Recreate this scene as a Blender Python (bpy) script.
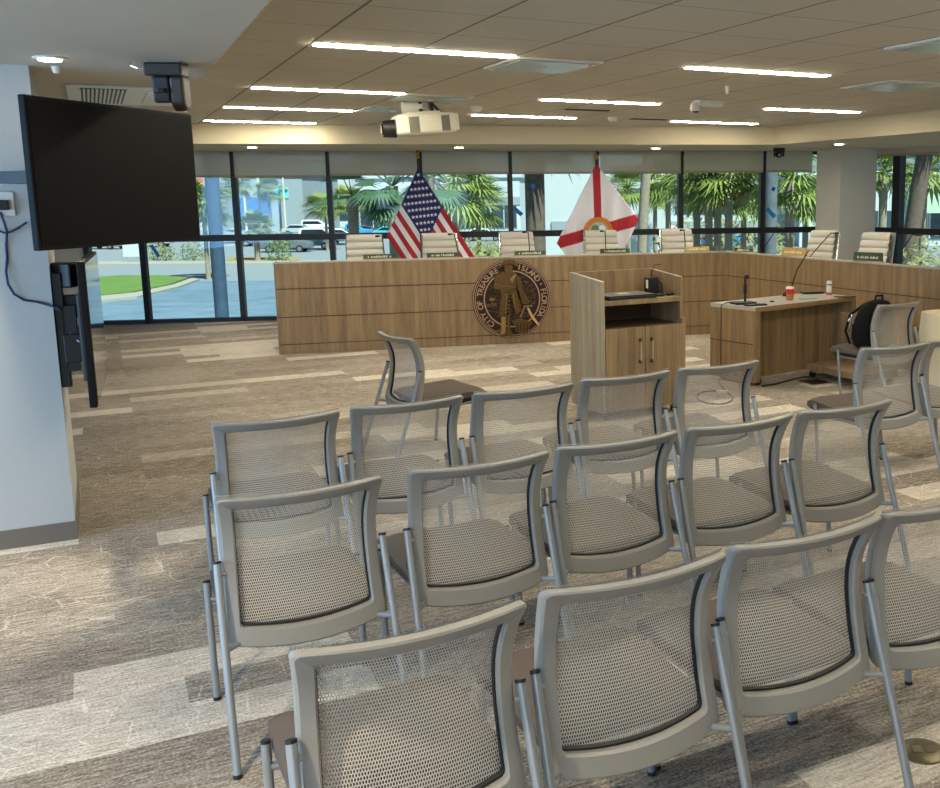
import bpy, bmesh, math, random
from mathutils import Vector, Matrix
R = math.radians
random.seed(7)
SC = bpy.context.scene
COL = SC.collection
for o in list(bpy.data.objects): bpy.data.objects.remove(o)

# ------------------------------------------------------------------ camera
PITCH, ROLL, FPX, PX, PY, EYE = 0.16133, -0.0081734, 993.37, 636.0, 356.6, 1.794
_f = Vector((0, math.cos(PITCH), -math.sin(PITCH))); _r = Vector((1, 0, 0)); _u = _r.cross(_f)
c_, s_ = math.cos(ROLL), math.sin(ROLL)
CR = c_*_r + s_*_u; CU = -s_*_r + c_*_u; CF = _f
cd = bpy.data.cameras.new('camera'); cam = bpy.data.objects.new('camera', cd); COL.objects.link(cam)
m = Matrix((CR, CU, -CF)).transposed().to_4x4(); m.translation = Vector((0, 0, EYE)); cam.matrix_world = m
cd.sensor_fit = 'HORIZONTAL'; cd.sensor_width = 36; cd.lens = FPX/940*36
cd.shift_x = -(PX-470)/940; cd.shift_y = (PY-394)/940
cd.clip_start = .05; cd.clip_end = 2000
SC.camera = cam

# ------------------------------------------------------------------ world, sun, exposure
w = bpy.data.worlds.new('sky'); SC.world = w; w.use_nodes = True
nt = w.node_tree; bg = nt.nodes['Background']
sky = nt.nodes.new('ShaderNodeTexSky'); sky.sky_type = 'HOSEK_WILKIE'
sky.sun_direction = Vector((0.3, -0.45, 0.84)).normalized(); sky.turbidity = 3.0; sky.ground_albedo = .4
nt.links.new(sky.outputs[0], bg.inputs[0]); bg.inputs[1].default_value = 1.1
sl = bpy.data.lights.new('sun', 'SUN'); sl.energy = 4.8; sl.angle = R(1); sl.color = (1, .95, .86)
so = bpy.data.objects.new('sun', sl); COL.objects.link(so)
so.rotation_euler = Vector((0.35, -0.5, 0.8)).to_track_quat('Z', 'Y').to_euler()
def area(name, loc, to, sx, sy, power, col):
    l = bpy.data.lights.new(name, 'AREA'); l.shape = 'RECTANGLE'; l.size = sx; l.size_y = sy; l.energy = power; l.color = col
    o = bpy.data.objects.new(name, l); COL.objects.link(o); o.location = loc
    o.rotation_euler = (Vector(loc)-Vector(to)).to_track_quat('Z', 'Y').to_euler(); return o
# daylight coming in through the side glazing to the left of and behind the viewpoint
area('side_window_daylight', (-6.2, 0.4, 1.5), (0, 3.2, .8), 4.6, 2.0, 210, (.34, .62, 1.0))
area('rear_window_daylight', (-1.5, -4.6, 1.6), (-.2, 3.2, .6), 5.0, 1.8, 80, (.62, .80, 1.0))
SC.view_settings.view_transform = 'Standard'; SC.view_settings.look = 'None'
SC.view_settings.exposure = 1.0; SC.view_settings.gamma = 1.0
SC.view_settings.use_curve_mapping = False

# ------------------------------------------------------------------ measuring helpers
EYEV = Vector((0, 0, EYE))
def ray(x, y): return CF + (x-PX)/FPX*CR - (y-PY)/FPX*CU
def onz(x, y, z=0.0):
    d = ray(x, y); return EYEV + d*((z-EYE)/d.z)
def atY(x, y, Y):
    d = ray(x, y); return EYEV + d*(Y/d.y)
def onplane(x, y, P, yaw):
    n = Vector((-math.sin(yaw), math.cos(yaw), 0)); d = ray(x, y); return EYEV + d*(n.dot(Vector(P)-EYEV)/n.dot(d))
def dirv(yaw): return Vector((math.cos(yaw), math.sin(yaw), 0))

# ------------------------------------------------------------------ materials
def hexc(h):
    v = [int(h[i:i+2], 16)/255 for i in (0, 2, 4)]
    return tuple((c/12.92 if c <= .04045 else ((c+.055)/1.055)**2.4) for c in v)+(1,)
MATS = {}
def mat(name, color, rough=.6, metal=0, noise=0, nscale=20, bump=0, spec=.5, emit=None, estr=0):
    if name in MATS: return MATS[name]
    m = bpy.data.materials.new(name); m.use_nodes = True; n = m.node_tree.nodes; l = m.node_tree.links
    b = n['Principled BSDF']; col = hexc(color) if isinstance(color, str) else color
    b.inputs['Base Color'].default_value = col; b.inputs['Roughness'].default_value = rough; b.inputs['Metallic'].default_value = metal
    b.inputs['Specular IOR Level'].default_value = spec
    if emit: b.inputs['Emission Color'].default_value = hexc(emit); b.inputs['Emission Strength'].default_value = estr
    if noise or bump:
        tc = n.new('ShaderNodeTexCoord'); nz = n.new('ShaderNodeTexNoise'); nz.inputs['Scale'].default_value = nscale; nz.inputs['Detail'].default_value = 4
        l.new(tc.outputs['Object'], nz.inputs['Vector'])
        if noise:
            mx = n.new('ShaderNodeMix'); mx.data_type = 'RGBA'
            mx.inputs[6].default_value = tuple(c*(1-noise) for c in col[:3])+(1,); mx.inputs[7].default_value = tuple(min(1, c*(1+noise)) for c in col[:3])+(1,)
            l.new(nz.outputs['Fac'], mx.inputs[0]); l.new(mx.outputs[2], b.inputs['Base Color'])
        if bump:
            bp = n.new('ShaderNodeBump'); bp.inputs['Strength'].default_value = bump; bp.inputs['Distance'].default_value = .01
            l.new(nz.outputs['Fac'], bp.inputs['Height']); l.new(bp.outputs[0], b.inputs['Normal'])
    MATS[name] = m; return m
class NT:
    def __init__(s, name):
        s.m = bpy.data.materials.new(name); s.m.use_nodes = True; s.n = s.m.node_tree.nodes; s.l = s.m.node_tree.links
        s.b = s.n['Principled BSDF']; s.out = s.n['Material Output']; MATS[name] = s.m
    def new(s, t, **k):
        q = s.n.new('ShaderNode'+t)
        for a, v in k.items(): setattr(q, a, v)
        return q
    def link(s, a, b): s.l.new(a, b)
    def math(s, op, a, b=None):
        q = s.n.new('ShaderNodeMath'); q.operation = op
        for i, v in enumerate((a, b)):
            if v is None: continue
            if hasattr(v, 'is_output'): s.l.new(v, q.inputs[i])
            else: q.inputs[i].default_value = v
        return q.outputs[0]
    def mix(s, f, a, b):
        q = s.n.new('ShaderNodeMix'); q.data_type = 'RGBA'
        for i, v in ((0, f), (6, a), (7, b)):
            if hasattr(v, 'is_output'): s.l.new(v, q.inputs[i])
            else: q.inputs[i].default_value = v
        return q.outputs[2]
    def ramp(s, f, stops):
        q = s.n.new('ShaderNodeValToRGB'); s.l.new(f, q.inputs[0]); e = q.color_ramp.elements
        while len(e) < len(stops): e.new(.5)
        for i, (p, c) in enumerate(stops): e[i].position = p; e[i].color = c if len(c) == 4 else tuple(c)+(1,)
        return q.outputs[0]
def g(v): return (v, v, v, 1)

def wood_mat(name, dark, light, axis='Z', sc=1.0):
    t = NT(name); tc = t.new('TexCoord'); mp = t.new('Mapping'); t.link(tc.outputs['Object'], mp.inputs['Vector'])
    s = {'Z': (9, 9, .5), 'X': (.5, 9, 9)}[axis]; mp.inputs['Scale'].default_value = tuple(v*sc for v in s)
    n1 = t.new('TexNoise'); n1.inputs['Scale'].default_value = 1.6; n1.inputs['Detail'].default_value = 6; n1.inputs['Roughness'].default_value = .62
    t.link(mp.outputs[0], n1.inputs['Vector'])
    mp2 = t.new('Mapping'); t.link(tc.outputs['Object'], mp2.inputs['Vector']); s2 = {'Z': (60, 60, 2.0), 'X': (2.0, 60, 60)}[axis]; mp2.inputs['Scale'].default_value = s2
    n2 = t.new('TexNoise'); n2.inputs['Scale'].default_value = 2.2; n2.inputs['Detail'].default_value = 3; t.link(mp2.outputs[0], n2.inputs['Vector'])
    f = t.math('ADD', t.math('MULTIPLY', n1.outputs['Fac'], .65), t.math('MULTIPLY', n2.outputs['Fac'], .35))
    c = t.ramp(f, [(.36, hexc(dark)), (.62, hexc(light))]); t.link(c, t.b.inputs['Base Color']); t.b.inputs['Roughness'].default_value = .5
    return t.m
WOOD = wood_mat('oak_laminate', '6b573e', '957d5a')
WOODG = wood_mat('grey_oak_laminate', '837763', 'a99e88')
WOODX = wood_mat('oak_laminate_horizontal', '755d3e', '9c8057', 'X')

def carpet():
    t = NT('carpet_planks'); tc = t.new('TexCoord'); v = tc.outputs['Object']
    br = t.new('TexBrick'); br.offset = .37; br.offset_frequency = 2; br.squash = 1
    br.inputs['Scale'].default_value = 1; br.inputs['Brick Width'].default_value = 1.0; br.inputs['Row Height'].default_value = .235
    br.inputs['Mortar Size'].default_value = 0.0; br.inputs['Bias'].default_value = 0
    br.inputs['Color1'].default_value = g(0); br.inputs['Color2'].default_value = g(1); t.link(v, br.inputs['Vector'])
    plank = t.ramp(br.outputs['Color'], [(.0, g(.12)), (.74, g(.36)), (.80, g(.85)), (1, g(1))])
    mp = t.new('Mapping'); mp.inputs['Scale'].default_value = (3, 26, 1); t.link(v, mp.inputs['Vector'])
    n1 = t.new('TexNoise'); n1.inputs['Scale'].default_value = 3.2; n1.inputs['Detail'].default_value = 8; n1.inputs['Roughness'].default_value = .75; t.link(mp.outputs[0], n1.inputs['Vector'])
    n2 = t.new('TexNoise'); n2.inputs['Scale'].default_value = 90; n2.inputs['Detail'].default_value = 2; t.link(v, n2.inputs['Vector'])
    n3 = t.new('TexNoise'); n3.inputs['Scale'].default_value = .9; n3.inputs['Detail'].default_value = 2; t.link(v, n3.inputs['Vector'])
    # scribbled light lines on some planks
    vo = t.new('TexVoronoi', feature='DISTANCE_TO_EDGE'); vo.inputs['Scale'].default_value = 6.5; vo.inputs['Randomness'].default_value = 1
    mp3 = t.new('Mapping'); mp3.inputs['Scale'].default_value = (.8, 1.6, 1); t.link(v, mp3.inputs['Vector']); t.link(mp3.outputs[0], vo.inputs['Vector'])
    line = t.math('LESS_THAN', vo.outputs['Distance'], .015)
    br2 = t.new('TexBrick'); br2.offset = .5; br2.inputs['Scale'].default_value = 1; br2.inputs['Brick Width'].default_value = 1.7; br2.inputs['Row Height'].default_value = .47
    br2.inputs['Mortar Size'].default_value = 0; br2.inputs['Color1'].default_value = g(0); br2.inputs['Color2'].default_value = g(1); t.link(v, br2.inputs['Vector'])
    lm = t.math('MULTIPLY', line, t.math('GREATER_THAN', br2.outputs['Color'], .45))
    f = t.math('ADD', t.math('MULTIPLY', plank, .52), t.math('MULTIPLY', t.math('SUBTRACT', n1.outputs['Fac'], .5), 1.9))
    f = t.math('ADD', f, t.math('MULTIPLY', t.math('SUBTRACT', n2.outputs['Fac'], .5), .9))
    f = t.math('ADD', f, t.math('MULTIPLY', t.math('SUBTRACT', n3.outputs['Fac'], .5), .35))
    f = t.math('ADD', t.math('ADD', f, t.math('MULTIPLY', lm, .22)), .20)
    c = t.ramp(f, [(0, hexc('5a5149')), (.36, hexc('958b7f')), (.68, hexc('c0b7aa')), (1, hexc('e0d9cd'))])
    t.link(c, t.b.inputs['Base Color']); t.b.inputs['Roughness'].default_value = .95; t.b.inputs['Specular IOR Level'].default_value = .1
    bp = t.new('Bump'); bp.inputs['Strength'].default_value = .6; bp.inputs['Distance'].default_value = .006
    t.link(n2.outputs['Fac'], bp.inputs['Height']); t.link(bp.outputs[0], t.b.inputs['Normal'])
    return t.m
CARPET = carpet()
TILE = .653; TX = .643
def tiles():
    t = NT('ceiling_tiles'); tc = t.new('TexCoord'); sp = t.new('SeparateXYZ'); t.link(tc.outputs['Object'], sp.inputs[0])
    def ln(o, wd, T_):
        fr = t.math('FRACT', t.math('ADD', t.math('DIVIDE', o, T_), 100.0+wd/2/T_)); return t.math('LESS_THAN', fr, wd/T_)
    a = ln(sp.outputs[0], .016, TX); b = ln(sp.outputs[1], .010, TILE)
    nz = t.new('TexNoise'); nz.inputs['Scale'].default_value = 40; nz.inputs['Detail'].default_value = 5; t.link(tc.outputs['Object'], nz.inputs['Vector'])
    base = t.mix(nz.outputs['Fac'], hexc('bab29f'), hexc('c8c1ae'))
    c = t.mix(t.math('MULTIPLY', a, .75), base, hexc('4c4436')); c = t.mix(t.math('MULTIPLY', b, .6), c, hexc('4c4436'))
    t.link(c, t.b.inputs['Base Color']); t.b.inputs['Roughness'].default_value = .95; return t.m
TILES = tiles()
def mesh_fabric():
    t = NT('chair_mesh_fabric'); tc = t.new('TexCoord'); sp = t.new('SeparateXYZ'); t.link(tc.outputs['Object'], sp.inputs[0])
    x = t.math('DIVIDE', sp.outputs[0], .0066); z = t.math('DIVIDE', sp.outputs[2], .0094)
    row = t.math('FLOOR', z); xo = t.math('ADD', x, t.math('MULTIPLY', row, .5))
    fx = t.math('ABSOLUTE', t.math('SUBTRACT', t.math('FRACT', t.math('ADD', xo, 500)), .5))
    fz = t.math('ABSOLUTE', t.math('SUBTRACT', t.math('FRACT', t.math('ADD', z, 500)), .5))
    hole = t.math('LESS_THAN', t.math('ADD', t.math('POWER', t.math('DIVIDE', fx, .35), 2.0), t.math('POWER', t.math('DIVIDE', fz, .44), 2.0)), 1.0)
    t.b.inputs['Base Color'].default_value = hexc('bcb8af'); t.b.inputs['Roughness'].default_value = .7
    tr = t.new('BsdfTransparent'); ms = t.new('MixShader')
    t.link(hole, ms.inputs[0]); t.link(t.b.outputs[0], ms.inputs[1]); t.link(tr.outputs[0], ms.inputs[2]); t.link(ms.outputs[0], t.out.inputs[0])
    return t.m
MESHF = mesh_fabric()
def glass(name, tint, refl=.06):
    t = NT(name); tr = t.new('BsdfTransparent'); tr.inputs[0].default_value = tint
    gl = t.new('BsdfGlossy'); gl.inputs['Roughness'].default_value = .02; gl.inputs[0].default_value = (.8, .95, 1, 1)
    ms = t.new('MixShader'); ms.inputs[0].default_value = refl
    t.link(tr.outputs[0], ms.inputs[1]); t.link(gl.outputs[0], ms.inputs[2]); t.link(ms.outputs[0], t.out.inputs[0]); return t.m
GLASS = glass('window_glass', (.80, .95, .95, 1), .018)
CGLASS = glass('diffuser_glass', (.62, .70, .66, 1), .1)
def shade_mat():
    t = NT('roller_shade_screen'); t.b.inputs['Base Color'].default_value = hexc('e2dac6'); t.b.inputs['Roughness'].default_value = .9
    tl = t.new('BsdfTranslucent'); tl.inputs[0].default_value = hexc('c4bda8'); tr = t.new('BsdfTransparent'); tr.inputs[0].default_value = g(.9)
    m1 = t.new('MixShader'); m1.inputs[0].default_value = .30; m2 = t.new('MixShader'); m2.inputs[0].default_value = .30
    t.link(t.b.outputs[0], m1.inputs[1]); t.link(tl.outputs[0], m1.inputs[2]); t.link(m1.outputs[0], m2.inputs[1]); t.link(tr.outputs[0], m2.inputs[2]); t.link(m2.outputs[0], t.out.inputs[0]); return t.m
SHADE = shade_mat()
GYP = mat('painted_gypsum', 'bdb8a9', .9, noise=.02)
BULK = mat('bulkhead_paint', 'b9af94', .9, noise=.02)
WALLP = mat('pillar_paint', 'b6b6b1', .85, noise=.02)
WALLG = mat('wall_paint', 'b9b6ae', .9, noise=.02)
BASEB = mat('rubber_baseboard', '6f665a', .6)
BLACKF = mat('black_aluminium', '111312', .45)
BLACK = mat('black_plastic', '0c0c0d', .5)
SCREEN = mat('tv_screen', '050403', .6, spec=.12)
SCREENG = mat('glossy_screen', '070809', .07, spec=.9)
FRAMEM = mat('chair_grey_plastic', '888680', .42, noise=.02, nscale=60)
LEGM = mat('chair_silver_tube', '8d9090', .38, metal=.35)
SEATF = mat('taupe_seat_fabric', '5a514a', .95, noise=.12, nscale=300, bump=.3, spec=.15)
LED = mat('led_diffuser', 'ffffff', .5, emit='fff4dc', estr=42)
LEDD = mat('downlight_lens', 'ffffff', .5, emit='fff0d0', estr=14)
WHITEP = mat('white_plastic', 'd9d6ca', .45)
PROJW = mat('projector_casing', 'd8d2bc', .45)
GRILLE = mat('grille_grey', '6d6a60', .6)
LEATH = mat('ivory_leather', 'b8b4a9', .5, bump=.05, nscale=80)
CHROME = mat('chrome', 'c8c8c8', .18, metal=1)
LAMIN = mat('pale_worktop', 'aaa59e', .3)
DKWOOD = mat('dark_groove', '4a3726', .6)
BRONZE = mat('bronze_relief', '5a441f', .45, metal=.45, noise=.75, nscale=45, bump=.8)
BRONZEL = mat('pale_bronze', '94794a', .4, metal=.4)
SEALD = mat('dark_bronze', '24120e', .45, metal=.3, noise=.3, nscale=12)
SEALTX = mat('seal_lettering', 'a8896f', .45)

# ------------------------------------------------------------------ geometry helpers
class MB:
    def __init__(s): s.v = []; s.f = []; s.mi = []
    def add(s, vs, fs, mi=0):
        k = len(s.v); s.v += [tuple(v) for v in vs]; s.f += [tuple(i+k for i in f) for f in fs]; s.mi += [mi]*len(fs); return s
    def box(s, x0, x1, y0, y1, z0, z1, mi=0, M=None):
        vs = [Vector((x, y, z)) for x in (x0, x1) for y in (y0, y1) for z in (z0, z1)]
        if M is not None: vs = [M @ v for v in vs]
        return s.add(vs, [(0, 1, 3, 2), (4, 6, 7, 5), (0, 4, 5, 1), (2, 3, 7, 6), (0, 2, 6, 4), (1, 5, 7, 3)], mi)
    def prism(s, poly, z0, z1, mi=0):
        n = len(poly); a = sum(poly[i][0]*poly[(i+1) % n][1]-poly[(i+1) % n][0]*poly[i][1] for i in range(n))
        if a < 0: poly = poly[::-1]
        return s.add([(x, y, z0) for x, y in poly]+[(x, y, z1) for x, y in poly], [tuple(range(n))[::-1], tuple(range(n, 2*n))]+[(i, (i+1) % n, n+(i+1) % n, n+i) for i in range(n)], mi)
    def prismy(s, poly, y0, y1, mi=0):   # polygon in xz, extruded in y
        n = len(poly); a = sum(poly[i][0]*poly[(i+1) % n][1]-poly[(i+1) % n][0]*poly[i][1] for i in range(n))
        if a < 0: poly = poly[::-1]
        return s.add([(x, y0, z) for x, z in poly]+[(x, y1, z) for x, z in poly], [tuple(range(n)), tuple(range(n, 2*n))[::-1]]+[((i+1) % n, i, n+i, n+(i+1) % n) for i in range(n)], mi)
    def prismx(s, poly, x0, x1, mi=0):   # polygon in yz, extruded in x
        n = len(poly); a = sum(poly[i][0]*poly[(i+1) % n][1]-poly[(i+1) % n][0]*poly[i][1] for i in range(n))
        if a < 0: poly = poly[::-1]
        return s.add([(x0, y, z) for y, z in poly]+[(x1, y, z) for y, z in poly], [tuple(range(n))[::-1], tuple(range(n, 2*n))]+[(i, (i+1) % n, n+(i+1) % n, n+i) for i in range(n)], mi)
    def tube(s, pts, r, seg=10, mi=0, cap=True):
        pts = [Vector(p) for p in pts]; rs = r if isinstance(r, (list, tuple)) else [r]*len(pts); vs = []; ref = None
        for i, p in enumerate(pts):
            t = (pts[min(i+1, len(pts)-1)]-pts[max(i-1, 0)]).normalized()
            if ref is None: ref = t.orthogonal().normalized()
            ref = (ref-t*ref.dot(t)).normalized(); b = t.cross(ref)
            vs += [p+(ref*math.cos(2*math.pi*k/seg)+b*math.sin(2*math.pi*k/seg))*rs[i] for k in range(seg)]
        fs = []
        for i in range(len(pts)-1):
            for k in range(seg): fs.append((i*seg+k, i*seg+(k+1) % seg, (i+1)*seg+(k+1) % seg, (i+1)*seg+k))
        if cap: fs += [tuple(range(seg))[::-1], tuple((len(pts)-1)*seg+k for k in range(seg))]
        return s.add(vs, fs, mi)
    def lathe(s, prof, c=(0, 0, 0), seg=20, mi=0):
        vs = []
        for rr, z in prof: vs += [(c[0]+rr*math.cos(2*math.pi*k/seg), c[1]+rr*math.sin(2*math.pi*k/seg), c[2]+z) for k in range(seg)]
        fs = [(i*seg+k, i*seg+(k+1) % seg, (i+1)*seg+(k+1) % seg, (i+1)*seg+k) for i in range(len(prof)-1) for k in range(seg)]
        fs += [tuple(range(seg))[::-1], tuple((len(prof)-1)*seg+k for k in range(seg))]
        return s.add(vs, fs, mi)
    def grid(s, fn, nu, nv, mi=0):
        vs = [fn(i/nu, j/nv) for j in range(nv+1) for i in range(nu+1)]
        return s.add(vs, [(j*(nu+1)+i, j*(nu+1)+i+1, (j+1)*(nu+1)+i+1, (j+1)*(nu+1)+i) for j in range(nv) for i in range(nu)], mi)
    def build(s, name, mats, parent=None, smooth=False, bevel=0, seg=2, solid=0):
        me = bpy.data.meshes.new(name); me.from_pydata(s.v, [], s.f)
        if not isinstance(mats, (list, tuple)): mats = [mats]
        for q in mats: me.materials.append(q)
        me.polygons.foreach_set('material_index', s.mi)
        if smooth:
            me.polygons.foreach_set('use_smooth', [True]*len(me.polygons))
            try: me.set_sharp_from_angle(angle=R(35))
            except Exception: pass
        me.update(); o = bpy.data.objects.new(name, me); COL.objects.link(o)
        if parent is not None: o.parent = parent
        if solid:
            md = o.modifiers.new('solid', 'SOLIDIFY'); md.thickness = solid; md.offset = 0
        if bevel:
            md = o.modifiers.new('bevel', 'BEVEL'); md.width = bevel; md.segments = seg; md.limit_method = 'ANGLE'; md.angle_limit = R(40)
        return o
def tag(o, label=None, cat=None, group=None, kind=None):
    if label: o['label'] = label
    if cat: o['category'] = cat
    if group: o['group'] = group
    if kind: o['kind'] = kind
    return o
def empty(name, loc, yaw=0, label=None, cat=None, group=None, kind=None):
    o = bpy.data.objects.new(name, None); COL.objects.link(o); o.location = loc; o.rotation_euler = (0, 0, yaw); o.empty_display_size = .1
    return tag(o, label, cat, group, kind)
def dup(o, parent=None):
    c = o.copy(); COL.objects.link(c); c.parent = parent
    for ch in list(CH.get(o.name, [])) or [q for q in o.children]: dup(ch, c)
    return c
CH = {}
def struct(o): o['kind'] = 'structure'; return o

AX = R(28.38)                     # main axis of ceiling grid and chair rows
ROWD = dirv(AX); DEPD = dirv(AX+math.pi/2)
H = 2.69; SOF = 2.455
# ------------------------------------------------------------------ STRUCTURE
fl = MB().box(-22, 22, -22, 22, -.2, 0)
# floor ends at the window walls
WYAW = .1684; W0 = Vector((0, 15.627, 0)); WD = dirv(WYAW); WN = Vector((-WD.y, WD.x, 0))
def WP(t, off=0, z=0): return W0 + WD*t + WN*off + Vector((0, 0, z))
WLEFT = -7.95
R0 = Vector((4.05, 15.2, 0)); RYAW = R(-57); RD = dirv(RYAW); RN = Vector((-RD.y, RD.x, 0))
def RP(t, off=0, z=0): return R0 + RD*t + RN*off + Vector((0, 0, z))
_tc = None
def isect(P, d, Q, e):
    den = d.x*e.y-d.y*e.x; t = ((Q.x-P.x)*e.y-(Q.y-P.y)*e.x)/den; return P+d*t
CORN = isect(W0, WD, R0, RD)
LEFTW = WP(-12.5); RIGHTF = RP(15)
BACKL = Vector((-9.5, -5.2, 0)); BACKR = Vector((9.5, -5.2, 0))
room = [(LEFTW+WN*.12)[:2], (CORN+WN*.12+Vector((.1, 0, 0)))[:2], (RIGHTF+RN*.12)[:2], BACKR[:2], BACKL[:2]]
RM = Matrix.Rotation(-AX, 4, 'Z')
def local(P, org): q = RM @ (Vector((P[0], P[1], 0))-Vector(org)); return (q.x, q.y)
fo = struct(MB().prism([local(p, (-1.06, 2.3, 0)) for p in room], -.18, 0).build('floor', CARPET)); fo.location = (-1.06, 2.3, 0); fo.rotation_euler.z = AX
# tile ceiling
G0 = Vector((-.655, 3.765, 0))
def GP(i, j, z=H): return G0 + ROWD*(TX*i) + DEPD*(TILE*j) + Vector((0, 0, z))
co = struct(MB().prism([local(p, G0) for p in room], 0, .12).build('ceiling', TILES)); co.location = (G0.x, G0.y, H); co.rotation_euler.z = AX
# bulkhead corner points
E0 = Vector((-5.19, 12.43, 0)); E1 = Vector((1.915, 13.83, 0)); E2 = Vector((3.33, 11.10, 0))
dl = (E1-E0).normalized(); dr = (E2-E1).normalized()
GL0 = Vector((-1.229, 3.515, 0)); GLD = (Vector((-2.99, 6.81, 0))-GL0).normalized()
K = isect(GL0, GLD, E0, dl)
soft = [K[:2], E1[:2], (E1+dr*16)[:2], (RIGHTF)[:2], CORN[:2], LEFTW[:2], (E0-dl*8)[:2]]
struct(MB().prism(soft, SOF, H-.001).build('ceiling', BULK)).name = 'ceiling_soffit'
# left gypsum ceiling band, stepping up past the pillar
AW = GL0-GLD*9
struct(MB().prism([AW[:2], K[:2], (K-ROWD*9)[:2], (AW-ROWD*9)[:2]], SOF-.002, H-.002).build('ceiling_gypsum', GYP))
# walls (left, rear, right) away from the view
def wall(name, A, B, z0, z1, m, th=.12, holes=()):
    d = (B-A); L = d.length; o = MB()
    xs = [0]
    for a, b in holes: xs += [a, b]
    xs += [L]
    for i in range(0, len(xs), 2): o.box(xs[i], xs[i+1], -th, 0, z0, z1)
    for a, b in holes: o.box(a, b, -th, 0, z0, z0+.3); o.box(a, b, -th, 0, z1-.35, z1)
    q = o.build(name, m); q.location = A; q.rotation_euler.z = math.atan2(d.y, d.x); return struct(q)
wall('wall_left', Vector(BACKL), Vector((LEFTW.x, LEFTW.y, 0)), 0, H, WALLG, -.12, [(1.5, 9.5)])
wall('wall_rear', Vector(BACKR), Vector(BACKL), 0, H, WALLG, .12, [(7.5, 15)])
wall('wall_right', Vector((RIGHTF.x, RIGHTF.y, 0)), Vector(BACKR), 0, H, WALLG, -.12)
# solid part of the back wall left of the glazing
wo = struct(MB().box(-12.5, WLEFT, -.03, .12, 0, SOF).build('wall_back', WALLG)); wo.location = W0; wo.rotation_euler.z = WYAW

# window bays -------------------------------------------------------
MX, MS = -8.5289, 1.3217
ZT, ZM = SOF, 1.2227
def bay(n, O, yaw, x0, x1, mull_l=.075, mull_r=.075, zm=ZM):
    r = empty('window_%d' % n, O, yaw); struct(r)
    f = MB(); hw = .038
    f.box(x0-mull_l/2, x0+mull_l/2, -.07, .06, 0, ZT)
    if mull_r: f.box(x1-mull_r/2, x1+mull_r/2, -.07, .06, 0, ZT)
    f.box(x0, x1, -.06, .05, zm-.045, zm+.045); f.box(x0, x1, -.07, .05, 0, .055); f.box(x0, x1, -.06, .05, ZT-.05, ZT)
    f.build('window_frame', BLACKF, r)
    MB().add([(x0, 0, .05), (x1, 0, .05), (x1, 0, zm), (x0, 0, zm)], [(0, 1, 2, 3)]).build('window_pane', GLASS, r)
    MB().add([(x0, 0, zm), (x1, 0, zm), (x1, 0, ZT), (x0, 0, ZT)], [(0, 1, 2, 3)]).build('window_pane', GLASS, r)
    return r
nb = 1
bay(nb, W0, WYAW, WLEFT, MX+MS); nb += 1
TEND = (CORN-W0).dot(WD)
for i in range(1, 9):
    x1 = MX+MS*(i+1) if i < 8 else min(MX+MS*9, TEND-.05)
    bay(nb, W0, WYAW, MX+MS*i, x1, .075, .075 if i == 8 else 0); nb += 1
TSR = (CORN-R0).dot(RD)
rm = (onplane(897.5, 230, R0, RYAW)-R0).dot(RD)
xs = [TSR+.05, rm]+[rm+1.45*k for k in range(1, 9)]
for a, b in zip(xs[:-1], xs[1:]): bay(nb, R0, RYAW, a, b, .14, .14 if b is xs[-1] else 0); nb += 1

# pillars ------------------------------------------------------------
def pillar(name, K0, left, right, m, base=True):
    r = MB(); P = [K0, K0+left, K0+left+right, K0+right]
    r.prism([p[:2] for p in P], 0, H-.01); o = struct(r.build(name, m)); return o
PK = Vector((-3.005, 5.103, 0))
pillar('wall_pillar_left', PK, DEPD*.92, -ROWD*1.6, WALLP)
bb = MB(); bb.prism([p[:2] for p in (PK-DEPD*.008+ROWD*.008, PK-DEPD*.008-ROWD*1.6, PK-ROWD*1.6, PK+DEPD*.92, PK+DEPD*.92+ROWD*.008)], 0, .1)
struct(bb.build('baseboard_left', BASEB))
PK2 = Vector((3.06, 15.0, 0)); pillar('wall_pillar_right', PK2, DEPD*.56, ROWD*.70, mat('pillar_cream_paint', 'd3cec2', .85))
# shades ---------------------------------------------------------------
zs = [2.118, 2.11, 2.103, 2.125, 2.14, 2.138, 2.135, 2.145, 2.15]
SHL = ['roller shade over the window bay just right of the big television', 'roller shade over the bay with the grey column outside', 'roller shade just left of the striped flag',
       'roller shade just right of the striped flag', 'roller shade over the bay with the rough palm trunk', 'roller shade just right of the white and red flag',
       'roller shade over the bay with the group of palm trunks', 'roller shade over the narrow bay beside the white pillar', 'roller shade over the leftmost bay behind the big television']
def shade(O, yaw, x0, x1, z0, lab, name='roller_shade'):
    r = empty(name, O, yaw, lab, 'blind', 'grey roller shades at the top of the windows')
    MB().add([(x0, -.13, z0), (x1, -.13, z0), (x1, -.13, SOF-.004), (x0, -.13, SOF-.004)], [(0, 1, 2, 3)]).build('shade_cloth', SHADE, r, solid=.002)
    MB().box(x0, x1, -.14, -.12, z0-.02, z0+.012).build('hem_bar', mat('hem_bar', 'a39a86', .7), r)
for i in range(0, 9):
    x0 = WLEFT if i == 0 else MX+MS*i; x1 = MX+MS*(i+1) if i < 8 else TEND-.60
    if i == 0: lab = SHL[8]
    else: lab = SHL[i-1]
    shade(W0, WYAW, x0+.035, x1-.02, zs[i] if i < 9 else 2.14, lab)
shade(R0, RYAW, TSR+.75, rm+1.4, 2.36, 'rolled up shade over the window right of the white pillar')

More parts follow.
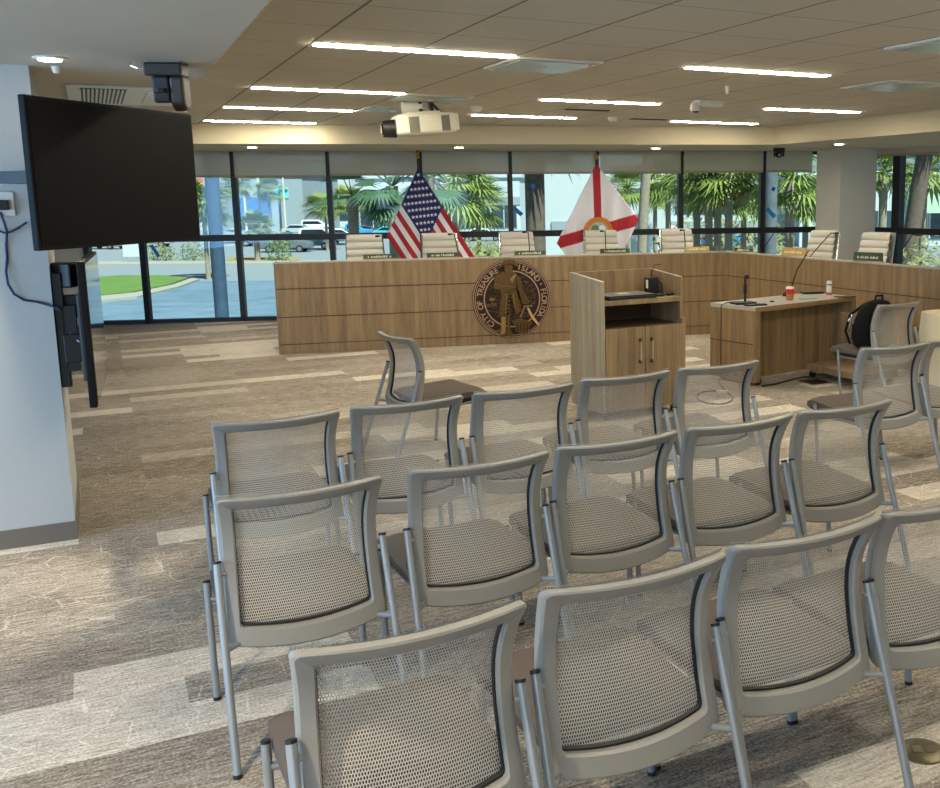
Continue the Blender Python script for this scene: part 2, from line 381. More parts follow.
# blue masking tape strips on the glass
TAPE = mat('blue_tape', '1f7fd0', .6)
def tape(x, y, x2, y2, wpx, lab):
    A = onplane(x, y, W0-WN*.012, WYAW); B = onplane(x2, y2, W0-WN*.012, WYAW)
    a = Vector(((A-W0).dot(WD), 0, A.z)); b = Vector(((B-W0).dot(WD), 0, B.z)); d = (b-a).normalized(); p = Vector((-d.z, 0, d.x))*wpx*.0157/2
    o = MB().add([a+p, b+p, b-p, a-p], [(0, 1, 2, 3)]).build('tape_strip', TAPE, solid=.002); o.location = W0-WN*.008; o.rotation_euler.z = WYAW
    tag(o, lab, 'tape', 'blue tape on the window glass')
tape(151, 245, 159, 257, 3, 'slanted blue tape strip low on the glass beside the television')
tape(531, 185, 535, 187, 4, 'small blue tape patch on the glass over the palm trunk')
tape(514, 208, 522, 215, 4, 'slanted blue tape strip left of the rough palm trunk')
tape(772, 188, 775, 190, 4, 'small blue tape patch near the top of the bay beside the pillar')
tape(767, 209, 775, 217, 4, 'slanted blue tape strip on the bay beside the pillar')
# ------------------------------------------------------------------ CEILING FIXTURES
LABL = {(0, 4): 'long ceiling light nearest the viewer, above the left chairs', (0, 8): 'second long ceiling light from the viewer in the left column', (0, 11): 'third long ceiling light in the left column, behind the projector side',
        (0, 14): 'farthest long ceiling light in the left column against the bulkhead', (4, 8): 'long ceiling light right of the projector, nearer one of its column', (4, 11): 'long ceiling light right of the projector near the bulkhead',
        (4, 4): 'long ceiling light at upper right, nearest the viewer there', (8, 8): 'long ceiling light at far right above the desk', (8, 11): 'long ceiling light at far right next to the angled bulkhead'}
def linear(i, j, lab):
    r = empty('linear_ceiling_light', GP(i, j, H), AX, lab, 'ceiling light', 'recessed linear ceiling lights')
    MB().box(.01, 2*TX-.01, -.055, .055, -.004, .0).build('trim', WHITEP, r)
    MB().box(.02, 2*TX-.02, -.045, .045, -.010, -.004).build('lens', LED, r)
for (i, j), lab in LABL.items(): linear(i, j, lab)
for i, j in ((0, 0), (4, 0), (8, 1), (0, -4), (4, -4), (8, -3)): linear(i, j, 'long recessed ceiling light in the part of the room before the view')
def downlight(P, lab, power=0, r0=.075, col=(1, .86, .66), ang=85):
    r = empty('downlight', P, 0, lab, 'ceiling light', 'small round downlights')
    MB().lathe([(r0+.02, 0), (r0+.02, -.006), (r0, -.010), (r0, 0)], seg=24).build('trim_ring', WHITEP, r)
    MB().lathe([(r0, -.006), (r0*.9, -.016), (.01, -.018)], seg=24).build('lens', LEDD, r)
    if power:
        l = bpy.data.lights.new('downlight_beam', 'SPOT'); l.energy = power; l.color = col; l.spot_size = R(ang*1.5); l.spot_blend = .5; l.shadow_soft_size = .06
        o = bpy.data.objects.new('downlight_beam', l); COL.objects.link(o); o.location = P+Vector((0, 0, -.03)); o.parent = None
def sof(x, y, z=SOF): return onz(x, y, z)
downlight(Vector((-2.74, 4.83, SOF-.002)), 'bright downlight in the ceiling above the big television', 110, .052, (1, .86, .66), 48)
downlight(Vector((-1.75, .95, SOF-.002)), 'downlight in the gypsum ceiling behind the viewpoint', 190)
for x, y, lab in ((252, 146.6, 'downlight above the leftmost visible window bays'), (459, 146.8, 'downlight in the soffit right of the striped flag'), (656, 147.8, 'downlight in the soffit right of the white and red flag'), (839, 143.5, 'downlight in the soffit above the white pillar')):
    P = onz(x, y, SOF); downlight(P, lab, 40, .06, (1, .86, .66), 62)
def cell(i, j, name, lab, cat):
    r = empty(name, GP(i, j, H), AX, lab, cat); return r
AIRM = mat('frosted_diffuser', 'a9b3a8', .25, spec=.8)
def diffuser(i, j, lab):
    r = cell(i, j, 'air_diffuser', lab, 'vent'); r['group'] = 'square ceiling diffusers'
    MB().box(.01, TILE-.01, .01, TILE-.01, -.012, 0).build('frame', WHITEP, r)
    MB().box(.05, TILE-.05, .05, TILE-.05, -.020, -.012).build('plate', AIRM, r, bevel=.004)
    MB().lathe([(.02, -.026), (.03, -.020)], (TILE/2, TILE/2, 0), 16).build('screw_cap', WHITEP, r)
diffuser(2, 4, 'glossy square diffuser at the right end of the nearest left light')
def cellof(x, y):
    d = onz(x, y, H)-G0; return math.floor(d.dot(ROWD)/TX), math.floor(d.dot(DEPD)/TILE)
diffuser(*cellof(889, 83.5), 'glossy square diffuser at upper right beside the light')
diffuser(*cellof(932, 44), 'square diffuser at the right edge of the ceiling')
diffuser(*cellof(440, 97.5), 'square diffuser just right of the projector mount')
diffuser(*cellof(374, 109), 'square diffuser just left of the projector')
SLOT = mat('slot_dark', '2b2720', .8)
for (x, y, x2, y2, lab) in ((566, 109, 600, 109.5, 'thin dark air slot behind the light right of the projector'), (630, 118.5, 668, 119, 'thin dark air slot near the bulkhead centre')):
    A = onz(x, y, H); B = onz(x2, y2, H); L = (B-A).length
    o = MB().box(0, max(.5, min(L, 1.2)), -.04, .04, -.008, 0).build('air_slot', SLOT); o.location = A; o.rotation_euler.z = AX
    tag(o, lab, 'vent', 'thin ceiling air slots')
# ceiling sensors
def pod(x, y, z, name, lab, cat, r0=.06, h=.05, m=WHITEP):
    o = MB().lathe([(r0, 0), (r0, -h*.4), (r0*.7, -h), (.01, -h*1.05)], seg=20).build(name, m, smooth=True); o.location = onz(x, y, z); tag(o, lab, cat)
pod(476, 106, H, 'smoke_detector', 'small smoke detector on the ceiling right of the projector', 'smoke detector')
pod(613, 117, H, 'smoke_detector', 'small round detector with red dot between two ceiling lights', 'smoke detector')
pod(727, 86, H, 'sprinkler', 'small sprinkler head below the upper right light', 'sprinkler', .018, .06)
pod(56, 66, SOF, 'motion_sensor', 'small white sensor just behind the bright downlight', 'sensor', .022, .035)
r = empty('exit_fixture', onz(701, 100, H)+Vector((0, 0, 0)), AX, 'white two headed fixture on the ceiling between the right lights', 'emergency light')
MB().box(-.06, .22, -.07, .07, -.06, 0).build('housing', WHITEP, r, bevel=.01)
MB().lathe([(.045, -.03), (.05, -.05), (.05, -.10), (.03, -.11)], (-.06, 0, 0), 18).build('lamp_head', WHITEP, r, smooth=True)
MB().lathe([(.03, -.109), (.028, -.118), (.01, -.119)], (-.06, 0, 0), 18).build('lens', BLACK, r)
# linear air grille over the pillar side
gr = empty('air_grille', (-3.25, 5.92, SOF-.004), AX, 'white slatted air grille in the ceiling above the television', 'vent')
GW = mat('grille_white', 'dfe9ea', .5)
MB().box(-.03, .62, -.02, 1.15, -.012, 0).build('frame', GW, gr, bevel=.004)
MB().box(.04, .29, .06, 1.05, -.016, -.011).build('duct_opening', BLACK, gr)
for k in range(12): MB().box(.04+.0227*k-.0055, .04+.0227*k+.0055, .06, 1.05, -.024, -.014).build('slat', GW, gr)
MB().box(.40, .56, .1, .95, -.020, -.011).build('access_panel', GW, gr, bevel=.004)

# PTZ camera hanging under the gypsum ceiling
CAMG = mat('camera_grey', '2c2620', .4, metal=.2); 
P = onz(168, 62, SOF); r = empty('video_camera', P, R(8), 'dark grey video camera hanging from the ceiling above the television', 'camera'); r.scale = (.9, .9, .95)
MB().box(-.11, .085, -.07, .07, -.075, -.008).build('mount_base', CAMG, r, bevel=.01)
MB().box(-.08, .085, -.072, .075, -.009, 0).build('mount_plate', GRILLE, r, bevel=.003)
MB().prismx([(-.07, -.075), (.07, -.075), (.075, -.2), (.05, -.235), (-.01, -.25), (-.06, -.22)], .015, .088).build('camera_head', CAMG, r, bevel=.015)
MB().prismx([(-.065, -.075), (.06, -.075), (.06, -.2), (-.05, -.21)], -.075, .012).build('camera_body', BLACK, r, bevel=.012)
MB().lathe([(.03, 0), (.03, .02), (.02, .022)], (-.03, -.075, -.16), 16).build('lens', BLACK, r)
MB().tube([(-.10, 0, -.03), (-.15, -.01, -.035), (-.19, .0, -.02), (-.2, .01, -.002)], .005, 6).build('cable', CHROME, r, smooth=True)
# small camera under the far soffit
P = onz(779, 148, SOF); r = empty('video_camera', P, R(0), 'small black video camera under the soffit near the white pillar', 'camera'); r.scale = (.62, .62, .62)
MB().box(-.13, .13, -.07, .07, -.09, 0).build('mount_base', BLACK, r, bevel=.01)
MB().box(-.12, -.09, -.06, .06, -.2, -.09).build('yoke', BLACK, r); MB().box(.09, .12, -.06, .06, -.2, -.09).build('yoke', BLACK, r)
MB().lathe([(.02, -.23), (.07, -.2), (.085, -.14), (.07, -.09)], seg=20).build('camera_head', BLACK, r, smooth=True)
MB().tube([(0, -.07, -.16), (0, -.1, -.165)], .035, 14).build('lens', CHROME, r)

# projector -----------------------------------------------------------
P = Vector((-2.02, 9.6, 0)); r = empty('projector', (P.x, P.y, H), AX, 'white projector hanging from the ceiling on a short mount', 'projector'); r.scale = (.86, .9, 1); r.rotation_euler = (0, R(-4), AX-R(6))
MB().box(-.30, .34, -.2, .2, -.32, -.13).build('casing', PROJW, r, bevel=.035, seg=4)
MB().box(-.30, -.24, -.15, .15, -.31, -.15).build('front_bezel', WHITEP, r, bevel=.01)
MB().box(-.17, -.06, -.206, -.19, -.30, -.16).build('side_vent', GRILLE, r); MB().box(.18, .27, -.206, -.19, -.30, -.16).build('side_vent', GRILLE, r)
MB().box(.30, .38, -.17, .17, -.30, -.14).build('rear_cap', PROJW, r, bevel=.02)
MB().tube([(-.29, -.03, -.25), (-.43, -.03, -.25)], [.085, .075], 22).build('lens_barrel', BLACK, r, smooth=True)
MB().tube([(-.43, -.03, -.25), (-.445, -.03, -.25)], [.055, .05], 20).build('lens_glass', SCREENG, r)
MB().tube([(-.34, .08, -.2), (-.40, .1, -.2)], .03, 12).build('sensor_knob', CHROME, r)
MB().prism([(-.18, -.1), (.2, -.12), (.2, .12), (-.18, .1)], -.132, -.11).build('mount_plate', PROJW, r, bevel=.006)
MB().tube([(-.19, 0, -.06), (.02, 0, -.06)], .055, 18).build('mount_arm', WHITEP, r, smooth=True)
MB().box(-.02, .02, -.05, .05, -.12, 0).box(.1, .14, -.05, .05, -.12, 0).build('mount_bracket', BLACK, r, bevel=.006)
MB().tube([(.14, .02, -.03), (.2, .03, -.09), (.24, .02, -.12)], .012, 8).build('power_cable', BLACK, r)
# ------------------------------------------------------------------ TELEVISIONS on the pillar
def tv(A, B, z0, z1, lab, screen, tilt=0.0):
    d = B-A; L = d.length; yaw = math.atan2(d.y, d.x)
    r = empty('television', (A.x, A.y, z0), yaw, lab, 'television', 'wall-mounted televisions on the left pillar')
    hh = z1-z0
    MB().box(0, L, 0, .034, 0, hh).build('casing', mat('tv_casing', '070707', .6, spec=.2), r, bevel=.006)
    MB().box(.012, L-.012, -.003, .001, .014, hh-.012).build('screen', screen, r)
    MB().box(L*.3, L*.8, .045, .07, hh*.12, hh*.75).build('rear_housing', BLACK, r, bevel=.01)
    return r
A1 = Vector((-2.60, 4.36, 0)); B1 = Vector((-2.378, 5.48, 0))
t1 = tv(A1, B1, 1.573, 2.240, 'large black television with its screen facing the room, upper of two', SCREEN)
MB().box(.45, .72, .085, .62, .3, .36).build('mount_arm', BLACK, t1)
A2 = Vector((-2.562, 4.63, 0)); B2 = Vector((-2.985, 5.53, 0))
t2 = tv(A2, B2, .815, 1.51, 'black television seen edge on, below the big screen', SCREENG)
# bracket of the lower television

# wall bracket on the pillar side with its arm
br = empty('television_bracket', (PK.x, PK.y, 0), AX+math.pi/2, 'black swing-arm wall bracket on the pillar behind the edge-on television', 'bracket')
MB().box(.02, .12, -.05, -.001, .82, 1.42).build('wall_plate', BLACK, br, bevel=.006)
MB().prism([(.0, -.09), (.1, -.13), (.16, -.02), (.06, -.001)], 1.34, 1.47).build('top_joint', BLACK, br, bevel=.01)
MB().box(.06, .1, -.135, -.04, 1.18, 1.30).build('arm', BLACK, br, bevel=.005); MB().box(.0, .05, -.12, -.03, .95, 1.1).build('arm', BLACK, br, bevel=.005)
MB().box(.02, .1, -.10, -.03, .9, 1.25).build('cover', mat('bracket_navy', '14161c', .5), br, bevel=.004)
BLUEC = mat('blue_cable', '26244f', .5)
MB().tube([(.02, -.06, 1.1), (.0, -.10, 1.06), (.03, -.13, 1.04), (.08, -.135, 1.07), (.05, -.1, 1.1)], .005, 8).build('loose_cable', mat('pale_blue_cable', '9fb3dc', .4), br, smooth=True)
# wall outlet + cable on the pillar front
def pf(x, y, off=.0): return onplane(x, y, PK-DEPD*off, AX)
a = pf(4, 204, .006); ot = empty('wall_outlet', a, AX, 'white wall outlet on the left pillar beside the television', 'outlet')
MB().box(-.045, .045, -.006, .0, -.06, .06).build('cover_plate', WHITEP, ot, bevel=.003)
MB().box(-.025, .02, -.035, -.006, -.03, .02).build('plug', BLACK, ot, bevel=.004)
pts = [(0, 212), (4, 222), (7, 232), (6, 245), (7, 258), (6, 272), (8, 284), (14, 294), (24, 300), (38, 302), (52, 306), (60, 310)]
o = MB().tube([pf(x, y, .015+.012*math.sin(i*1.3)) for i, (x, y) in enumerate(pts)], .006, 8).build('extension_cord', BLUEC, smooth=True); tag(o, 'dark blue cord sagging across the pillar to the bracket', 'cord')
o = MB().tube([pf(x, y, .02) for x, y in ((-2, 230), (4, 233), (10, 232), (18, 228), (27, 222))], .005, 8).build('extension_cord', BLUEC, smooth=True); tag(o, 'thin dark cord running from the pillar to the big television', 'cord')

# ------------------------------------------------------------------ DAIS
D0 = Vector((-4.13, 11.368, 0)); D1 = Vector((1.163, 12.871, 0)); D2 = Vector((2.976, 9.713, 0))
DY = math.atan2((D1-D0).y, (D1-D0).x); DY2 = math.atan2((D2-D1).y, (D2-D1).x); DL = (D1-D0).length; DL2 = (D2-D1).length+2.6
DN = Vector((-math.sin(DY), math.cos(DY), 0)); DN2 = Vector((-math.sin(DY2), math.cos(DY2), 0))
def dais(org, yaw, L, lab, x0=0.0, mitre=0):
    r = empty('dais', org, yaw, lab, 'desk', 'wood panelled council dais')
    gz = [(0, .106), (.118, .424), (.436, .75), (.762, 1.05)]
    for k, (a, b) in enumerate(gz):
        MB().box(x0, L, 0, .03, a, b).build('kick_panel' if k == 0 else 'front_panel', WOOD, r, bevel=.002)
    MB().box(x0+.005, L-.003, .008, .05, 0, 1.05).build('backing', DKWOOD, r)
    MB().box(x0, L, -.004, .06, 1.05, 1.07).build('top_cap', LAMIN, r, bevel=.003)
    MB().box(x0+.12, L-.1, .06, .75, .72, .75).build('worktop', LAMIN, r, bevel=.003)
    if x0 == 0 and mitre == 0:
        MB().box(-.004, .03, .03, .78, 0, 1.05).build('end_panel', mat('pale_end_panel', 'a9adb3', .5), r, bevel=.002)
    return r
dd = dais(D0, DY, DL, 'wood panelled council dais, long section carrying the round seal')
dais(D1, DY2, DL2, 'wood panelled council dais, angled section behind the small desk', 0, 1)

# city seal --------------------------------------------------------------
SO = onplane(511.9, 298.8, D0, DY); SR = .482
sr = empty('city_seal', (SO.x, SO.y, SO.z)-0*DN if False else SO-DN*.001, DY, 'round dark bronze city seal with a pirate, mounted on the dais', 'seal')
def circ(rr, n=72): return [(rr*math.cos(2*math.pi*k/n), rr*math.sin(2*math.pi*k/n)) for k in range(n)]
MB().prismy(circ(SR), -.02, 0).build('disc', SEALD, sr, bevel=.004)
def ring(r0, r1, y0, y1, n=72):
    mb = MB(); A = circ(r0, n); B = circ(r1, n); k = n
    vs = [(x, y0, z) for x, z in A]+[(x, y0, z) for x, z in B]+[(x, y1, z) for x, z in A]+[(x, y1, z) for x, z in B]; fs = []
    for i in range(n):
        j = (i+1) % n; fs += [(i, j, k+j, k+i), (2*k+i, 3*k+i, 3*k+j, 2*k+j), (i, 2*k+i, 2*k+j, j), (k+i, k+j, 3*k+j, 3*k+i)]
    return mb.add(vs, fs)
ring(SR*.965, SR*.985, -.026, -.018).build('outer_rim', SEALTX, sr)
ring(SR*.92, SR*.935, -.025, -.018).build('outer_line', SEALTX, sr)
ring(SR*.69, SR*.72, -.026, -.018).build('inner_rim', SEALTX, sr)
def letter_mesh(ch):
    cu = bpy.data.curves.new('t', 'FONT'); cu.body = ch; cu.size = 1; cu.align_x = 'CENTER'; cu.extrude = .03; cu.offset = .012
    ob = bpy.data.objects.new('t', cu); COL.objects.link(ob); bpy.context.view_layer.update()
    me = bpy.data.meshes.new_from_object(ob.evaluated_get(bpy.context.evaluated_depsgraph_get()))
    v = [tuple(q.co) for q in me.vertices]; f = [tuple(p.vertices) for p in me.polygons]
    bpy.data.objects.remove(ob); bpy.data.curves.remove(cu); bpy.data.meshes.remove(me); return v, f
LM = {}
def textarc(s, a0, a1, parent, name):
    mb = MB(); n = len(s)
    for i, ch in enumerate(s):
        if ch == ' ': continue
        if ch not in LM: LM[ch] = letter_mesh(ch)
        v, f = LM[ch]; an = R(a0+(a1-a0)*i/(n-1)); sz = SR*.19; rr = SR*.76
        vs = []
        for x, y, z in v:
            lx, ly = x*sz, rr+y*sz
            X = lx*math.sin(an)+ly*math.cos(an); Z = -lx*math.cos(an)+ly*math.sin(an); vs.append((X, -.026-z*.1, Z))
        mb.add(vs, f)
    mb.build(name, SEALTX, parent)
textarc('CITY OF TREASURE', 229, 118, sr, 'lettering'); textarc('ISLAND', 76, 37, sr, 'lettering'); textarc('FLORIDA', 14, -31, sr, 'lettering')
MB().prismy([(SR*(.83*math.cos(R(25.5))+(.035 if k % 2 == 0 else .015)*math.cos(k*math.pi/5)), SR*(.83*math.sin(R(25.5))+(.035 if k % 2 == 0 else .015)*math.sin(k*math.pi/5))) for k in range(10)], -.03, -.018).build('star', SEALTX, sr)
def sp(pts, y0, y1, m, name, bevel=.004): return MB().prismy([((x-372)/335*SR, (430-y)/335*SR) for x, y in pts], y0, y1).build(name, m, sr, bevel=bevel)
# background relief of the medallion
random.seed(3); bm_ = MB()
for k in range(190):
    an = random.uniform(0, 2*math.pi); q = SR*.62*math.sqrt(random.uniform(.1, 1)); L = random.uniform(.02, .07); aa = random.uniform(0, 3.14); x, z = q*math.cos(an), q*math.sin(an)
    bm_.tube([(x, -.02, z), (x+L*math.cos(aa), -.023, z+L*math.sin(aa))], .004, 5)
bm_.build('background_relief', mat('relief_umber', '5f4722', .45, metal=.4), sr)['kind'] = 'stuff'
sp([(150, 470), (235, 455), (240, 490), (160, 492)], -.03, -.015, BRONZE, 'ship_hull'); sp([(196, 400), (204, 400), (204, 460), (196, 460)], -.03, -.015, BRONZE, 'ship_mast'); sp([(180, 415), (222, 420), (220, 440), (182, 438)], -.028, -.015, BRONZEL, 'ship_sail')
sp([(258, 168), (300, 112), (345, 88), (400, 98), (432, 165), (385, 142), (345, 132), (300, 148)], -.065, -.02, BRONZE, 'pirate_hat', .008)
sp([(312, 140), (378, 140), (384, 185), (365, 225), (345, 240), (325, 222), (308, 182)], -.055, -.02, BRONZE, 'pirate_head', .01)
sp([(225, 235), (300, 195), (345, 225), (395, 200), (432, 250), (402, 335), (448, 525), (400, 560), (368, 440), (346, 360), (314, 575), (250, 565), (278, 400), (262, 345), (212, 330)], -.05, -.02, BRONZE, 'pirate_coat', .008)
sp([(205, 310), (240, 300), (330, 320), (405, 325), (408, 345), (330, 350), (240, 345), (212, 335)], -.062, -.03, BRONZE, 'pirate_arm', .006)
sp([(408, 235), (440, 255), (462, 340), (474, 385), (512, 435), (500, 482), (455, 470), (432, 385), (415, 320)], -.062, -.03, BRONZE, 'pirate_arm', .006)
sp([(355, 260), (400, 215), (410, 225), (372, 290)], -.058, -.04, BRONZEL, 'pirate_sash', .003)
sp([(272, 575), (312, 580), (308, 690), (300, 722), (262, 730), (270, 690)], -.05, -.02, BRONZEL, 'pirate_boot', .006)
sp([(318, 575), (350, 560), (345, 690), (378, 745), (322, 742)], -.045, -.02, BRONZE, 'pirate_boot', .006)
sp([(495, 508), (513, 510), (545, 578), (598, 655), (586, 664), (540, 610), (512, 560)], -.045, -.02, mat('sword_gold', 'c8a878', .4, metal=.3), 'sword_blade', .003)
sp([(465, 492), (540, 490), (540, 498), (465, 502)], -.045, -.02, BRONZEL, 'sword_guard', .002)
sp([(360, 622), (420, 598), (535, 632), (510, 680), (495, 735), (400, 712), (385, 655)], -.045, -.02, BRONZE, 'treasure_chest', .006)
for xx in (405, 432, 458, 484): sp([(xx, 640), (xx+9, 642), (xx+12, 705), (xx+2, 702)], -.05, -.04, SEALD, 'chest_strap', .001)
sp([(430, 590), (470, 500), (476, 503), (438, 594)], -.035, -.02, BRONZEL, 'rope', .001)
for px_, n_ in ((322, 9), (372, 7)):
    for k in range(n_): sp([(px_-k*2+(30 if px_ > 350 else 0)*k/7, 385+k*19), (px_+8-k*2+(30 if px_ > 350 else 0)*k/7, 385+k*19), (px_+8-k*2+(30 if px_ > 350 else 0)*k/7, 393+k*19), (px_-k*2+(30 if px_ > 350 else 0)*k/7, 393+k*19)], -.056, -.045, BRONZEL, 'coat_trim', .001)
sp([(225, 690), (300, 672), (340, 720), (300, 752), (250, 735)], -.03, -.02, BRONZE, 'rocks', .006)
for k in range(6): sp([(345-k*2, 380+k*30), (352-k*2, 380+k*30), (352-k*2, 392+k*30), (345-k*2, 392+k*30)], -.056, -.045, BRONZEL, 'coat_button', .001)

# nameplates --------------------------------------------------------------
GREENP = mat('green_nameplate', '1d3b24', .4); GOLDP = mat('gold_nameplate', 'a99455', .4, metal=.4); WTXT = mat('nameplate_white', 'e8e6d8', .5)
def nameplate(P, yaw, w_, m, lab, h_=.062, seedn=0, tilt=0):
    r = empty('nameplate', P, yaw, lab, 'nameplate', 'nameplates along the dais top')
    MB().prismx([(-.02, 0), (.02, 0), (.006, h_), (-.004, h_)], -w_/2, w_/2).build('plate', m, r, bevel=.001)
    MB().box(-w_/2-.006, w_/2+.006, -.026, .026, 0, .01).build('base', GOLDP, r)
    rr = random.Random(seedn); mb = MB(); x = -w_*.36
    while x < w_*.34:
        b = rr.uniform(.008, .014); hgt = rr.choice((.018, .018, .026))
        mb.add([(x, -.0165, h_*.35), (x+b*.6, -.0165, h_*.35), (x+b*.6, -.0165+hgt*.22, h_*.35+hgt), (x, -.0165+hgt*.22, h_*.35+hgt)], [(0, 1, 2, 3)]); x += b*(1.3 if rr.random() > .15 else 2.6)
    mb.build('lettering', WTXT, r)
for k, (x, y, lab) in enumerate(((380, 257.5, 'green nameplate with white letters in front of the leftmost ivory chair'), (443, 256, 'green nameplate in front of the chair under the striped flag'), (530, 254.5, 'green nameplate on the dais above the round seal'), (615, 252.5, 'green nameplate in front of the chair under the white flag'))):
    P = onplane(x, y, D0+DN*.03, DY); nameplate(Vector((P.x, P.y, 1.07)), DY, .38, GREENP, lab, seedn=k)
P = onplane(697, 251.5, D0+DN*.03, DY); nameplate(Vector((P.x, P.y, 1.07)), DY, .32, GOLDP, 'gold nameplate on the dais right of the tall lectern', seedn=6)
for k, (x, y, w_, m_, lab, hh) in enumerate(((744, 253, .26, GREENP, 'dark green nameplate on the dais corner beside the blue car', .05), (794, 257, .34, GOLDP, 'wide gold nameplate leaning back on the angled dais', .10), (868, 263, .34, GREENP, 'double height green nameplate at the right end of the dais', .10))):
    P = onplane(x, y, D1+DN2*.03, DY2); nameplate(Vector((P.x, P.y, 1.07)), DY2+R(18), w_, m_, lab, hh, 10+k)

# ivory executive chairs behind the dais -------------------------------------
def exec_chair(P, yaw, lab):
    r = empty('executive_chair', P, yaw, lab, 'chair', 'ivory ribbed chairs behind the dais')
    mb = MB(); NZ = 30
    def back(u, v, off):
        z = .50+.82*v; rib = .022*abs(math.sin(v*math.pi*9))**.5+.0; wdt = .235-.02*v*v
        return ((u-.5)*2*wdt, -.02-.20*v*v*.6+(-off+(rib if off < 0 else -rib))+.04*((u-.5)*2)**2, z)
    N = 54
    mb.grid(lambda u, v: back(u, v, -.018), 8, N); k = len(mb.v); mb.grid(lambda u, v: back(1-u, v, .018), 8, N)
    mb.box(-.2, .2, -.17, -.12, 1.29, 1.325); 
    mb.build('backrest', LEATH, r, smooth=True)
    MB().tube([(-.236, -.02, .5), (-.23, -.06, .9), (-.218, -.14, 1.32)], .014, 8).tube([(.236, -.02, .5), (.23, -.06, .9), (.218, -.14, 1.32)], .014, 8).build('back_frame', CHROME, r, smooth=True)
    MB().box(-.24, .24, -.02, .46, .44, .52).build('seat', LEATH, r, bevel=.03, seg=3)
    MB().tube([(0, .22, .44), (0, .22, .1)], .03, 12).build('pedestal', CHROME, r)
    for q in range(5):
        a = q*2*math.pi/5; MB().tube([(0, .22, .1), (.3*math.cos(a), .22+.3*math.sin(a), .03)], [.025, .02], 8).build('base_leg', CHROME, r)
    return r
EX = [(364, 'leftmost ivory chair behind the dais'), (440, 'ivory chair behind the dais under the striped flag'), (518, 'ivory chair behind the dais above the round seal'), (602, 'ivory chair in front of the white and red flag'), (678, 'ivory chair behind the dais above the lectern right side')]
# the chairs face the room, so their backrests lean away from the viewer
for x, lab in EX:
    P = onplane(x, 235, D0+DN*1.05, DY); exec_chair(Vector((P.x, P.y, 0)), DY+math.pi+R(random.uniform(-4, 4)), lab)
for x, y, lab in ((820, 231, 'ivory chair standing in front of the white pillar'), (873, 232, 'ivory chair behind the dais right of the white pillar')):
    P = onplane(x, y, D1+DN2*1.05, DY2); exec_chair(Vector((P.x, P.y, 0)), R(126), lab)

# goosenecks -------------------------------------------------------------------
def gooseneck(base, pts, lab, red=False, bs=.05):
    r = empty('gooseneck_microphone', base, 0, lab, 'microphone')
    B = Vector(base); q = [Vector(p)-B for p in pts]
    MB().box(-bs, bs, -bs, bs, 0, .03).build('base', BLACK, r, bevel=.006)
    MB().tube([Vector((0, 0, .03))]+q, .006, 8).build('neck', BLACK, r, smooth=True)
    t = (q[-1]-q[-2]).normalized(); MB().tube([q[-1]-t*.01, q[-1]+t*.045], .012, 10).build('capsule', BLACK, r, smooth=True)
    if red: MB().tube([q[-2]*.5+q[-1]*.5-t*.02, q[-2]*.5+q[-1]*.5+t*.02], .009, 10).build('red_ring', mat('mic_red', 'b03a4a', .5), r)
    return r
for x0, y0, x1, y1, lab in ((385, 256, 382, 236, 'gooseneck microphone beside the leftmost ivory chair'), (459, 253, 454, 234, 'gooseneck microphone right of the chair under the striped flag'), (530, 251, 528, 232, 'gooseneck microphone above the round seal'), (606, 249, 605, 231, 'gooseneck microphone in front of the white and red flag'), (686, 249, 684, 230, 'gooseneck microphone above the gold nameplate')):
    b = onplane(x0, y0, D0+DN*.45, DY); t_ = onplane(x1, y1, D0+DN*.40, DY); base = Vector((b.x, b.y, .751))
    mid = b.lerp(t_, .6); gooseneck(base, [Vector((b.x, b.y, 1.0)), mid, t_+Vector((0, 0, .0)), t_+Vector((-.03, -.05, .0))], lab)
for x0, y0, x1, y1, lab in ((762, 251, 777, 228, 'slanted gooseneck microphone left of the white pillar'), (810, 256, 831, 233, 'long gooseneck microphone leaning right in front of the pillar'), (894, 262, 912, 235, 'gooseneck microphone at the right end of the dais')):
    b = onplane(x0, y0, D1+DN2*.45, DY2); t_ = onplane(x1, y1, D1+DN2*.45, DY2); base = Vector((b.x-.05, b.y, .751))
    gooseneck(base, [Vector((b.x-.03, b.y, 1.0)), b.lerp(t_, .5), t_, t_+Vector((.05, -.03, .0))], lab)

# ------------------------------------------------------------------ FLAGS
def flag(P, A, Bv, nu, nv, colfn, mats, parent, ripple=.035, name='cloth'):
    mb = MB(); vs = []
    def pt(u, v):
        rp = ripple*math.sin((u-v)*14)*min(1, (u+v)*1.2)+.5*ripple*math.sin(u*9+v*5)
        q = P+A*u+Bv*v; return (q.x, q.y+rp, q.z-.05*(u+v)*math.sin((u+v)*2)*0)
    for j in range(nv+1):
        for i in range(nu+1): vs.append(pt(i/nu, j/nv))
    fs = []; mi = []
    for j in range(nv):
        for i in range(nu): fs.append((j*(nu+1)+i, j*(nu+1)+i+1, (j+1)*(nu+1)+i+1, (j+1)*(nu+1)+i)); mi.append(colfn((i+.5)/nu, (j+.5)/nv))
    mb.v = vs; mb.f = fs; mb.mi = mi; o = mb.build(name, mats, parent, smooth=True, solid=.004); return o, pt
FW = mat('flag_white', 'e2e2ea', .8); FR = mat('flag_red', 'a8202c', .8); FB = mat('flag_navy', '1c2560', .8)
POLE = mat('flag_pole', '3a2a18', .4); GOLD = mat('gold_metal', 'c09a45', .3, metal=.8)
